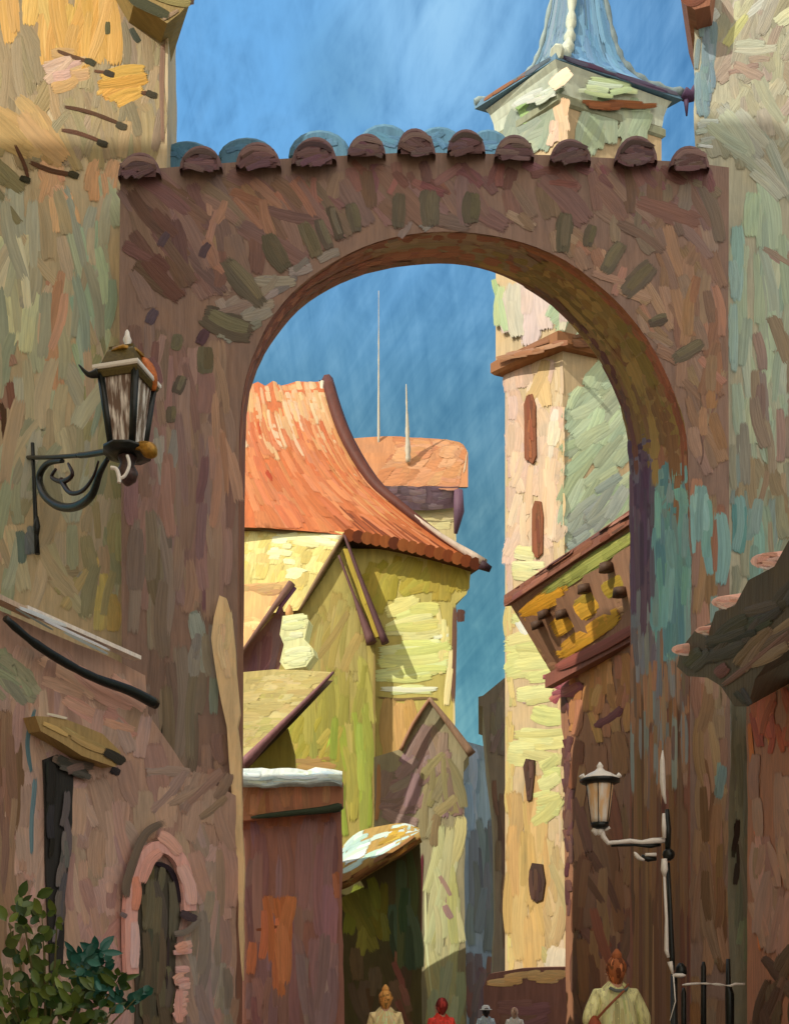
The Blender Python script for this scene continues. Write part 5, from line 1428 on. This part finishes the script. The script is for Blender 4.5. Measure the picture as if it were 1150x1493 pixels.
for q, c, ra in (([(625, 1018, 26.7), (654, 1054, 26.7), (688, 1100, 26.7)], (104, 80, 58), (.05, .08, .12)), ([(626, 1020, 26.7), (602, 1056, 26.7), (584, 1094, 26.7)], (112, 78, 52), (.05, .07, .05))):
    m = MB(27, E_SHADE)
    m.tube(smooth3([P(*p) for p in q], 4), [ra[0] + (ra[2] - ra[0]) * i / 8 for i in range(9)], c, 7)
    m.build('bargeboard', t)
m = MB(27, (EFR[0], EFR[1], EFR[2]))
g = Grid([[P(625, 1020, 26.9), P(625, 1022, 28.6)], [P(686, 1098, 26.9), P(680, 1096, 28.6)]]); m.grid(g, (110, 84, 62), False)
g = Grid([[P(625, 1020, 26.9), P(624, 1022, 28.6)], [P(584, 1094, 26.9), P(588, 1096, 28.6)]]); m.grid(g, (110, 84, 62), False)
m.build('roof', t)

# ---- narrow dark house left of the tower, and the slate-blue house closing the lane
t = thing('dark_house', (4, 46, gz(45)), 'narrow grey brown house with a stepped gable in the gap left of the church tower', 'house')
pw = facing(46)
m = MB(46, E_SHADE)
m.slab([(738, 986), (760, 984), (770, BOT), (706, BOT), (722, 1330), (720, 1200), (712, 1120), (706, 1056), (703, 1030), (697, 1028), (697, 1016), (704, 1014)], pw, V(.5, 6, 0), (94, 84, 72))
m.fill(pw, [(738, 990), (752, 1000), (756, 1120), (716, 1120), (704, 1030)], [(94, 86, 76), (88, 78, 68), (100, 92, 82)], 50, 14, 80, 16, 2.6)
m.fill(pw, [(716, 1110), (758, 1110), (760, 1440), (728, 1440)], [(90, 70, 56), (82, 62, 52), (98, 78, 62), (74, 58, 52)], 80, 13, 90, 4, 2.6)
m.build('wall', t)
t = thing('slate_house', (6, 66, gz(66)), 'dim slate blue house at the far end of the lane, left of the tower', 'house')
pw = facing(64)
m = MB(64, E_SHADE)
m.slab([(640, 1085), (676, 1080), (712, 1090), (760, 1086), (780, BOT), (620, BOT)], pw, V(.5, 8, 0), (92, 106, 118))
m.fill(pw, [(670, 1090), (730, 1090), (730, 1220), (672, 1220)], [(98, 116, 130), (90, 108, 122), (104, 122, 132)], 70, 14, 90, 4, 2.8)
m.fill(pw, [(672, 1200), (732, 1190), (740, 1400), (676, 1400)], [(74, 82, 86), (66, 74, 78), (80, 90, 94), (72, 76, 80)], 90, 14, 90, 4, 2.6, (1, 2.2))
m.fill(pw, [(676, 1380), (744, 1380), (720, 1500), (676, 1500)], [(78, 62, 62), (66, 54, 56), (90, 66, 56), (70, 64, 68)], 60, 13, 90, 6, 2.6, (1.4, 2.6))
m.build('wall', t)

# =================================================================== LAMP POST on the right
LX, LYp = 972, 9.6
s = LYp / F
t = thing('street_lamp', P(LX, HY, LYp) * 1.0, 'slim black lamp post with cream highlights and one amber glass lantern on a side arm', 'street lamp')
t.location.z = gz(LYp)
def lp(px, py, d=0): return P(px, py, LYp + d)
m = MB(LYp)
m.tube([lp(972, 1180), lp(973, 1210), lp(973, 1238)], [3 * s, 5 * s, 4 * s], seg=10)
m.lathe(lp(974, 1246), [(3 * s, -9 * s), (8 * s, -5 * s), (9.5 * s, 0), (8 * s, 5 * s), (3 * s, 9 * s)], seg=12)
m.tube([lp(973, 1258), lp(976, 1320), lp(979, 1395), lp(980, 1415)], [3 * s, 3.4 * s, 4.4 * s, 3 * s], seg=10)
b = lp(982, 1420)
m.tube([b, V(b.x, b.y, gz(LYp) + .5), V(b.x, b.y, gz(LYp) + .45), V(b.x, b.y, gz(LYp) - .1)], [5 * s, 6 * s, 11 * s, 14 * s], seg=12)
m.lathe(lp(992, 1412, .05), [(3 * s, -14 * s), (9 * s, -8 * s), (8 * s, 2 * s), (3 * s, 8 * s)], seg=10)
m.build('post', t, mats=[M_IRON])
m = MB(LYp)
m.tube([lp(965.5, 1094), lp(965, 1110), lp(965.5, 1140), lp(967, 1158), lp(970, 1172)], [.8 * s, 3.6 * s, 4.4 * s, 3.2 * s, 1.2 * s], seg=8)
m.build('spike', t, mats=[M_CREAM])
m = MB(LYp)
for q, ra in (([(967, 1186), (967.5, 1206), (968, 1222)], (2.2, 3.4, 2.4)), ([(968, 1252), (968, 1268), (968, 1278)], (4, 5.4, 2)), ([(968, 1278), (971, 1340), (971, 1386), (974, 1396)], (1.8, 2.4, 3.4, 2.0)), ([(976, 1402), (980, 1420)], (4, 1.4)), ([(981, 1420), (984, 1460), (976, 1488)], (1, .8, .6))):
    m.tube([lp(x, y, -.055) for x, y in q], [r_ * s for r_ in ra], seg=7)
m.lathe(lp(989, 1422, -.02), [(5 * s, -3 * s), (10 * s, -1 * s), (10 * s, 1 * s), (5 * s, 3 * s)], seg=12)
m.build('post_highlight', t, mats=[M_CREAM])  # highlights of the dark post, built as cream strips
m = MB(LYp)
pts = [(968, 1225), (950, 1226), (935, 1228), (918, 1226), (900, 1228), (886, 1229), (879, 1220), (876, 1208)]
m.tube([lp(x, y) for x, y in pts], [4 * s, 4.4 * s, 3 * s, 3.4 * s, 3 * s, 3.6 * s, 4 * s, 3.6 * s], seg=8)
m.build('arm', t, mats=[M_CREAM])
m = MB(LYp)
m.tube([lp(x, y, .03) for x, y in ((962, 1231), (948, 1233), (925, 1232), (890, 1233))], [3 * s, 4 * s, 2 * s, 2 * s], seg=7)
m.tube([lp(956, 1252), lp(944, 1252), lp(934, 1249)], [3 * s, 5 * s, 3 * s], seg=7)
m.build('arm_brace', t, mats=[M_IRON])
m = MB(LYp)
m.tube(smooth3([lp(924, 1242, -.03), lp(930, 1250, -.03), lp(939, 1254, -.03)], 4), [.8 * s, 2 * s, 3 * s, 3.4 * s, 3.4 * s, 3 * s, 2.6 * s, 2 * s, 1 * s], seg=7)
m.tube([lp(940, 1246, -.03), lp(956, 1246, -.03)], [2.4 * s, 3 * s], seg=7)
m.build('arm_scroll', t, mats=[M_CREAM])
m = MB(LYp)
gx = lambda py, dx=0: lp(874 + dx, py)
m.lathe(gx(1200), [(12 * s, 0), (13.5 * s, 8 * s), (17.5 * s, 36 * s), (20 * s, 54 * s), (19 * s, 57 * s)], seg=12)
m.build('glass', t, mats=[M_AMBER])
m = MB(LYp)
for k in range(6):
    a = 2 * math.pi * k / 6 + .2
    m.tube([gx(1201) + V(math.cos(a), math.sin(a), 0) * 13.5 * s, gx(1144) + V(math.cos(a), math.sin(a), 0) * 21 * s], .7 * s, seg=5)
m.lathe(gx(1206), [(8 * s, -3 * s), (13 * s, 0), (14 * s, 6 * s), (10 * s, 8 * s)], seg=10)
m.lathe(gx(1144), [(22 * s, 0), (29 * s, 3 * s), (30 * s, 7 * s), (26 * s, 9 * s)], seg=12)
m.build('lantern_frame', t, mats=[M_IRON])
m = MB(LYp)
m.lathe(gx(1137), [(28 * s, 0), (25 * s, 4 * s), (15 * s, 10 * s), (8 * s, 13 * s), (4 * s, 17 * s), (5 * s, 20 * s), (1 * s, 26 * s)], seg=12)
m.tube([gx(1137) + V(-24 * s, -.03, 0), gx(1133) + V(-28 * s, -.04, 2 * s)], [3 * s, 4.5 * s], seg=7); m.tube([gx(1137) + V(20 * s, -.1, 0), gx(1134) + V(26 * s, -.1, 2 * s)], [2 * s, 4 * s], seg=7)
m.build('lantern_cap', t, mats=[M_CREAM])
m = MB(LYp)
m.lathe(gx(1214), [(3 * s, -4 * s), (6 * s, 2 * s), (4 * s, 8 * s)], seg=8)
m.tube([gx(1202, -3), gx(1212, -8), gx(1218, -5)], [4 * s, 5 * s, 2 * s], seg=7); m.tube([gx(1202, 8), gx(1210, 12)], [3 * s, 5 * s], seg=7)
m.build('lantern_cup', t, mats=[M_CREAM])

# iron railing at the bottom right
Yq = 10.2
s = Yq / F
t = thing('iron_railing', P(1030, HY, Yq), 'low black iron railing with a thin white rail beside the lamp post', 'railing')
t.location.z = gz(Yq)
for x, y0, y1 in ((996, 1440, 1500), (1025, 1402, 1500), (1061, 1398, 1462)):
    m = MB(Yq)
    a = P(x, y0, Yq)
    if y1 < 1480: m.tube([a, P(x, 1435, Yq), P(x + 2, 1450, Yq), V(P(x + 3, 1460, Yq).x, Yq, gz(Yq) - .1)], [3 * s, 4 * s, 7 * s, 4 * s], seg=8)
    else: m.tube([a, P(x, y0 + 8, Yq), V(a.x, Yq, gz(Yq) - .1)], [2 * s, 4 * s, 5 * s], seg=8)
    m.build('baluster', t, mats=[M_IRON])
m = MB(Yq)
xs = list(range(994, 1092, 7))
m.tube([P(x, 1436 - 2 * math.sin((x - 994) / 18) - (3 if x > 1070 else 0), Yq - .06) for x in xs], [random.choice([.7, 1.2, 1.8, 2.2]) * s for _ in xs], seg=7)
m.build('rail', t, mats=[M_CREAM])

# =================================================================== SHRUB bottom left
t = thing('leafy_shrub', P(70, HY, 8.6), 'dark green leafy shrub with teal sprigs at the foot of the pink house', 'shrub')
t.location.z = gz(8.6)
def leaf(mb, p, d, L, W, tone):
    d = d.normalized(); side = d.cross(V(random.uniform(-.4, .4), -1, random.uniform(-.3, .3))).normalized(); nn = side.cross(d).normalized()
    ids = []
    prof = ((0, .04), (.25, .42), (.55, .5), (.8, .32), (1, .02))
    for f, w in prof:
        c = p + d * (L * f) - nn * (.25 * L * f * f)
        ids.append((mb.vert(c - side * W * w + nn * .12 * W), mb.vert(c), mb.vert(c + side * W * w + nn * .12 * W)))
    for i in range(len(ids) - 1):
        for k in range(2):
            mb.face([ids[i][k], ids[i][k + 1], ids[i + 1][k + 1], ids[i + 1][k]], (0, 0, 0), 0, [(0, 0)] * 4, True, (0, 0, 0, tone))
def cluster(mb, px, py, rx, ry, n, L, dep=.35, up=.5, dark=.0):
    for _ in range(n):
        a = random.uniform(0, 2 * math.pi); r_ = math.sqrt(random.random())
        p = P(px + math.cos(a) * r_ * rx, py + math.sin(a) * r_ * ry, 8.6 + random.uniform(-dep, dep))
        d = V(math.cos(a) * .9 + random.uniform(-.5, .5), random.uniform(-.8, .3), up + random.uniform(-.7, .6) - math.sin(a) * .4)
        leaf(mb, p, d, L * random.uniform(.35, 1.4), L * random.uniform(.35, .75), max(0, min(1, random.gauss(.32 - dark, .28))))
m = MB(8.6)
for q in ((24, 1312, 10, 12, 5), (52, 1314, 8, 8, 4), (14, 1345, 6, 7, 3), (36, 1343, 8, 7, 4), (62, 1340, 11, 9, 6), (84, 1336, 6, 7, 3), (50, 1362, 18, 8, 6), (4, 1380, 12, 8, 5), (62, 1382, 12, 10, 8), (34, 1398, 12, 10, 6), (72, 1415, 20, 14, 14), (120, 1418, 18, 8, 8), (10, 1442, 16, 16, 14),
          (60, 1455, 40, 22, 46), (110, 1455, 32, 18, 32), (90, 1482, 60, 18, 60), (20, 1485, 30, 18, 36), (150, 1450, 20, 12, 16), (172, 1430, 8, 14, 12), (158, 1480, 8, 8, 5), (60, 1540, 80, 30, 90)):
    cluster(m, *q, L=.135)
m.build('foliage', t, mats=[M_LEAF])
m = MB(8.6)
for q in ((142, 1390, 10, 8, 12), (128, 1412, 16, 14, 34), (152, 1408, 8, 6, 8), (132, 1434, 10, 14, 18), (176, 1460, 12, 10, 16), (196, 1460, 5, 6, 5), (208, 1448, 5, 4, 3), (120, 1400, 10, 8, 10)):
    cluster(m, *q, L=.12)
m.build('teal_sprig', t, mats=[M_TEAL])
m = MB(8.6)
root = V(P(70, HY, 8.6).x, 8.6, gz(8.6) - .05)
for q in ((30, 1314), (62, 1340), (84, 1336), (14, 1350), (140, 1392), (172, 1430), (176, 1460), (10, 1440), (66, 1385), (204, 1450)):
    e = P(*q, 8.6)
    m.tube(smooth3([root + V(random.uniform(-.1, .1), random.uniform(-.1, .1), 0), root.lerp(e, .55) + V((e.x - root.x) * -.15, 0, .1), e], 4), [.022 - .018 * i / 8 for i in range(9)], (70, 64, 30), 6)
m.build('stem', t)

# =================================================================== PEOPLE
def skin_obj(name, verts, edges, rad, mat, parent=None, sub=2, root=0):
    me = bpy.data.meshes.new(name)
    me.from_pydata([tuple(v) for v in verts], edges, [])
    o = bpy.data.objects.new(name, me); sc.collection.objects.link(o)
    sk = o.modifiers.new('skin', 'SKIN'); sk.use_smooth_shade = True
    for i, r_ in enumerate(rad):
        d = me.skin_vertices[0].data[i]
        d.radius = (r_, r_) if not isinstance(r_, tuple) else r_
        d.use_root = (i == root)
    ss = o.modifiers.new('sub', 'SUBSURF'); ss.levels = sub; ss.render_levels = sub
    me.materials.append(mat)
    if parent: o.parent = parent
    return o
def cloth(name, c):
    m, t_, b, o = new_mat(name)
    tc_ = N(t_, 'ShaderNodeTexCoord')
    mp = N(t_, 'ShaderNodeMapping'); mp.inputs['Scale'].default_value = (9, 9, 2.2); mp.inputs['Rotation'].default_value = (0, R(24), 0)
    t_.links.new(tc_.outputs['Object'], mp.inputs[0])
    nz = N(t_, 'ShaderNodeTexNoise'); setin(nz, Scale=3.0, Detail=4.0, Roughness=0.7)
    t_.links.new(mp.outputs[0], nz.inputs['Vector'])
    v = ramp(t_, nz.outputs['Fac'], [(0.3, .55), (0.5, 1.0), (0.7, 1.5)])
    base_c = alb(c, E_SHADE)
    t_.links.new(mix_col(t_, 1.0, base_c, v, 'MULTIPLY'), b.inputs['Base Color'])
    b.inputs['Roughness'].default_value = .7
    bp = N(t_, 'ShaderNodeBump'); bp.inputs['Strength'].default_value = .5; bp.inputs['Distance'].default_value = .02
    t_.links.new(nz.outputs['Fac'], bp.inputs['Height']); t_.links.new(bp.outputs[0], b.inputs['Normal'])
    return m
def person(px, Y, H, label, top_c, low_c, hair_c, yaw=0.0, skirt=True, arms=((.24, .02, .80), (.24, .02, .80)), bun=False, sleeves=True, hat=None, group=None, cape=False):
    """a standing person of height H seen from behind (yaw 0 looks away from the camera)"""
    c = P(px, HY, Y); base = V(c.x, Y, gz(Y))
    M_ = Matrix.Translation(base) @ Matrix.Rotation(yaw, 4, 'Z')
    w = lambda x, y, z: M_ @ V(x * H / 1.7, y * H / 1.7, z * H / 1.7)
    k = H / 1.7
    vs, ed, ra = [], [], []
    def add(p, r_, par=None):
        vs.append(w(*p)); ra.append(tuple(q * k for q in r_) if isinstance(r_, tuple) else r_ * k)
        if par is not None: ed.append((par, len(vs) - 1))
        return len(vs) - 1
    pel = add((0, 0, .92), (.15, .11)); wai = add((0, .0, 1.05), (.125, .095), pel); che = add((0, -.01, 1.24), (.15, .11), wai)
    sho = add((0, 0, 1.38), (.11, .085), che); nek = add((0, .01, 1.45), .052, sho); ja = add((0, .03, 1.52), (.066, .075), nek); hd = add((0, .02, 1.60), (.078, .092), ja); tp = add((0, .01, 1.67), (.055, .062), hd)
    nose = add((0, .118, 1.565), .013, ja)
    for sx_ in (-1, 1): add((sx_ * .082, .01, 1.575), .016, hd)
    hands = []
    for sx_, (ax, ay, az) in zip((-1, 1), arms):
        a = add((sx_ * .165, 0, 1.37), .05, sho); e = add((sx_ * (.165 + (ax - .165) * .9), -.02 + ay * .2, 1.37 - (1.37 - az) * .48), .04, a)
        h = add((sx_ * ax, ay + .03, az + .08), .029, e); pm = add((sx_ * ax, ay + .05, az), (.022, .038), h)
        for f in range(4):
            x0 = (f - 1.5) * .017; L = (.07, .08, .075, .06)[f]
            f1 = add((sx_ * (ax - .004), ay + .05 + x0, az - .05), .009, pm); add((sx_ * (ax - .018), ay + .055 + x0, az - .05 - L * .8), .0075, f1)
        th = add((sx_ * (ax - .01), ay + .095, az - .015), .0105, pm); add((sx_ * (ax - .022), ay + .108, az - .06), .009, th)
        hands.append((a, e, h))
    for sx_, fy in ((-1, .10), (1, -.08)):
        hp_ = add((sx_ * .09, 0, .86), .088, pel); kn = add((sx_ * .095, fy * .7 + .02, .48), .058, hp_); an = add((sx_ * .095, fy, .09), .036, kn); add((sx_ * .10, fy + .13, .035), (.03, .024), an)
    body = skin_obj('person', vs, ed, ra, M_SKIN)
    tag(body, label, 'person', 'people walking in the lane')
    for sx_ in (-1, 1):
        m = MB(Y); e_ = w(sx_ * .032, .098, 1.60)
        m.lathe(e_ - V(0, 0, .008 * k), [(.003 * k, 0), (.009 * k, .004 * k), (.010 * k, .008 * k), (.009 * k, .012 * k), (.003 * k, .016 * k)], seg=8)
        m.build('eye', body, mats=[M_EYE])
    # hair
    m = MB(Y, E_SHADE)
    hv, hr_ = [], []
    for i in range(9):
        hr_.append([])
        th_ = math.pi * i / 8
        for j_ in range(14):
            ph_ = 2 * math.pi * j_ / 14
            rx, ry, rz = .088 + .008 * math.sin(j_ * 3 + i * 2), .10, .125
            d = V(math.cos(ph_) * math.sin(th_) * rx, math.sin(ph_) * math.sin(th_) * ry - .018, math.cos(th_) * rz)
            if d.y > .05: d.y = .05
            if d.z < -.05: d = V(d.x * .8, d.y * .8, d.z * 1.25)
            hv.append(m.vert(w(d.x, d.y, 1.60 + d.z))); hr_[-1].append(w(d.x, d.y, 1.60 + d.z))
    for i in range(8):
        for j_ in range(14):
            q = (j_ + 1) % 14
            m.face([hv[i * 14 + j_], hv[i * 14 + q], hv[(i + 1) * 14 + q], hv[(i + 1) * 14 + j_]], hair_c, 0, None, True)
    hr_ = [r_ + r_[:1] for r_ in hr_]
    m.gfill(Grid(hr_), 0, 1, .1, .95, [hair_c, tuple(q * .7 for q in hair_c), tuple(min(255, q * 1.35 + 12) for q in hair_c)], 60, .3, .09, 't', (.2, 1.2))
    if bun: m.lathe(w(0, -.03, 1.70), [(.02 * k, -.03 * k), (.05 * k, 0), (.045 * k, .04 * k), (.012 * k, .085 * k)], hair_c, 10)
    m.build('hair', body)
    if hat:
        m = MB(Y, E_SHADE)
        m.lathe(w(0, 0, 1.63), [(.15 * k, 0), (.15 * k, .012 * k), (.10 * k, .02 * k), (.095 * k, .08 * k), (.05 * k, .115 * k)], hat, 14)
        m.build('hat', body)
    # shawl or cape over the shoulders
    m = MB(Y, E_SHADE)
    sh = []
    for z, rx, ry in ((1.46, .065, .07), (1.41, .115, .10), (1.34, .172, .13), (1.22, .195, .155), (1.08, .21, .17), (.96 if not cape else .80, .22, .175)):
        sh.append([w(math.cos(q) * rx * (1 + .03 * math.sin(q * 9 + z * 8)), math.sin(q) * ry * (1 + .05 * math.sin(q * 9 + z * 8)), z + .03 * math.cos(q * 2)) for q in [math.pi * (1.02 - .04 + 1.04 * j_ / 24) for j_ in range(25)]])
    gsh = Grid(sh); m.grid(gsh, top_c)
    m.gfill(gsh, .02, .98, .05, .95, [top_c, tuple(q * .78 for q in top_c), tuple(min(255, q * 1.16 + 8) for q in top_c), tuple(q * .88 for q in top_c)], 90, .4, .07, 't', (.3, 1.6), 12)
    m.build('shawl', body)
    # top
    tv_, te, tr_ = [], [], []
    def ad2(p, r_, par=None):
        tv_.append(w(*p) if not isinstance(p, Vector) else p); tr_.append(tuple(q * k for q in r_) if isinstance(r_, tuple) else r_ * k)
        if par is not None: te.append((par, len(tv_) - 1))
        return len(tv_) - 1
    wide = 1.16 if cape else 1.0
    a0 = ad2((0, 0, .90), (.175 * wide, .13)); a1 = ad2((0, 0, 1.06), (.155 * wide, .122), a0); a2 = ad2((0, -.01, 1.24), (.185, .14), a1); a3 = ad2((0, 0, 1.39), (.12, .10), a2); a4 = ad2((0, .005, 1.435), (.07, .07), a3)
    if sleeves:
        for (ia, ie, ih) in hands:
            p1 = ad2(vs[ia], .07, a3); p2 = ad2(vs[ie], .066, p1); ad2(vs[ie].lerp(vs[ih], .82), .055, p2)
    skin_obj('blouse', tv_, te, tr_, cloth('cloth', top_c), body)
    if skirt:
        m = MB(Y, E_SHADE)
        rows_ = []
        for z, r_ in ((.98, .155), (.86, .19), (.6, .225), (.35, .26), (.22, .285)):
            rows_.append([w(math.cos(q) * r_ * (1 + .05 * math.sin(q * 7)), math.sin(q) * r_ * .8 * (1 + .05 * math.sin(q * 7)), z) for q in [2 * math.pi * j_ / 42 for j_ in range(43)]])
        m.grid(Grid(rows_), low_c)
        m.build('skirt', body)
    else:
        pv, pe_, pr = [w(0, 0, .95)], [], [(.155 * k, .12 * k)]
        for sx_, fy in ((-1, .10), (1, -.08)):
            for (x, y, z), r_ in (((sx_ * .09, 0, .84), .098), ((sx_ * .095, fy * .7 + .02, .48), .072), ((sx_ * .095, fy, .11), .058)):
                pe_.append((0 if z > .8 else len(pv) - 1, len(pv))); pv.append(w(x, y, z)); pr.append(r_ * k)
        skin_obj('trousers', pv, pe_, pr, cloth('cloth', low_c), body)
    for sx_, fy in ((-1, .10), (1, -.08)):
        m = MB(Y, E_SHADE)
        m.tube([w(sx_ * .095, fy - .05, .035), w(sx_ * .097, fy + .05, .045), w(sx_ * .10, fy + .16, .028)], [.03 * k, .045 * k, .022 * k], (60, 44, 36), 8)
        m.build('shoe', body)
    return body, w
b, w = person(897, 10.1, 1.82, 'person in a pale green blouse and peach skirt, auburn hair pinned up', (186, 180, 118), (190, 126, 84), (132, 72, 34), 0.12, True, ((.27, -.02, .96), (.28, .0, .92)), True)
m = MB(10.1, E_SHADE)
m.tube([w(-.22, -.06, 1.16), w(-.235, -.12, 1.08), w(-.225, -.12, .98), w(-.20, -.08, .92)], [.035, .075, .08, .045], (112, 50, 28), 10)
m.build('bag_body')
bg_ = bpy.data.objects['bag_body']; bg_.name = 'shoulder_bag'
tag(bg_, 'red brown leather shoulder bag on the person in the green blouse', 'bag')
m = MB(10.1, E_SHADE)
m.tube(smooth3([w(-.22, -.1, 1.14), w(-.12, -.19, 1.28), w(.02, -.15, 1.40), w(.11, -.03, 1.46), w(.12, .08, 1.38)], 5), .012, (112, 60, 34), 6)
m.build('strap', bg_)
m = MB(10.1, E_SHADE)
m.tube(smooth3([w(-.2, -.11, .99), w(-.05, -.165, .985), w(.12, -.14, .96)], 5), .03, (178, 90, 48), 8)
m.build('belt', b)
m = MB(10.1, E_SHADE)
m.tube(smooth3([w(-.09, -.10, 1.43), w(-.04, -.135, 1.405), (w(.04, -.135, 1.41)), w(.08, -.08, 1.44)], 5), .017, (74, 78, 70), 7)
m.build('collar', b)
person(562, 13.0, 1.62, 'person in a cream yellow cape with ochre hair, in front of the green porch', (250, 220, 146), (150, 110, 70), (170, 116, 48), 0.0, True, ((.22, .02, .82), (.22, .02, .82)), True, cape=True)
o = person(643, 14.2, 1.56, 'person in a bright red top with dark red hair, in front of the sage house', (196, 44, 22), (90, 50, 44), (104, 30, 22), 0.5, False)
person(708, 26.0, 1.76, 'small distant person in a white hat and pale blue top by the tower', (176, 186, 186), (60, 60, 74), (50, 44, 44), 0.3, False, hat=(244, 240, 228))
person(750, 26.5, 1.74, 'small distant person in a white top with pinkish fair hair', (236, 224, 206), (110, 70, 66), (206, 164, 134), -0.4, True)

# pieces that belong to a part hang under that part
def under(th, child, part):
    r = [o for o in bpy.data.objects if o.parent is None and o.name.split('.')[0] == th]
    for o in r:
        ps_ = [c for c in o.children if c.name.split('.')[0] == part]
        for c in list(o.children):
            if ps_ and c.name.split('.')[0] == child:
                c.parent = ps_[0]; c.matrix_parent_inverse = Matrix()
for th, ch, pt_ in (('wall_lantern', 'roof_rim', 'lamp_roof'), ('wall_lantern', 'corner_ornament', 'lamp_roof'), ('wall_lantern', 'corner_hook', 'lamp_roof'), ('wall_lantern', 'finial', 'lamp_roof'), ('wall_lantern', 'finial_collar', 'lamp_roof'),
                    ('wall_lantern', 'glass_pane', 'lantern_frame'), ('wall_lantern', 'glint_tube', 'lantern_frame'), ('wall_lantern', 'inner_scroll', 'scroll'), ('wall_lantern', 'cup_scroll', 'lantern_cup'),
                    ('pink_house', 'door_surround', 'door'), ('pink_house', 'hood_mould', 'door'), ('pink_house', 'window_hood', 'window'),
                    ('gabled_house', 'bargeboard', 'roof'), ('gabled_house', 'barge_infill', 'roof'), ('gabled_house', 'roof_seam', 'roof'), ('orange_roof_house', 'eaves_tiles', 'roof'), ('orange_roof_house', 'hip_ridge', 'roof'), ('orange_roof_house', 'lead_flashing', 'roof'),
                    ('timber_house', 'soffit_boards', 'soffit'), ('timber_house', 'rafter_end', 'soffit'), ('church_tower', 'hip_roll', 'spire_roof'), ('church_tower', 'eaves_hook', 'spire_roof'),
                    ('brown_shop', 'fascia', 'ledge'), ('brown_shop', 'gutter', 'ledge'), ('street_lamp', 'glass', 'lantern_frame'), ('street_lamp', 'lantern_cap', 'lantern_frame'), ('red_shed', 'eaves_tile', 'roof'), ('brown_gable', 'bargeboard', 'roof'), ('lean_to', 'bargeboard', 'roof'), ('sage_house', 'bargeboard', 'roof')):
    under(th, ch, pt_)
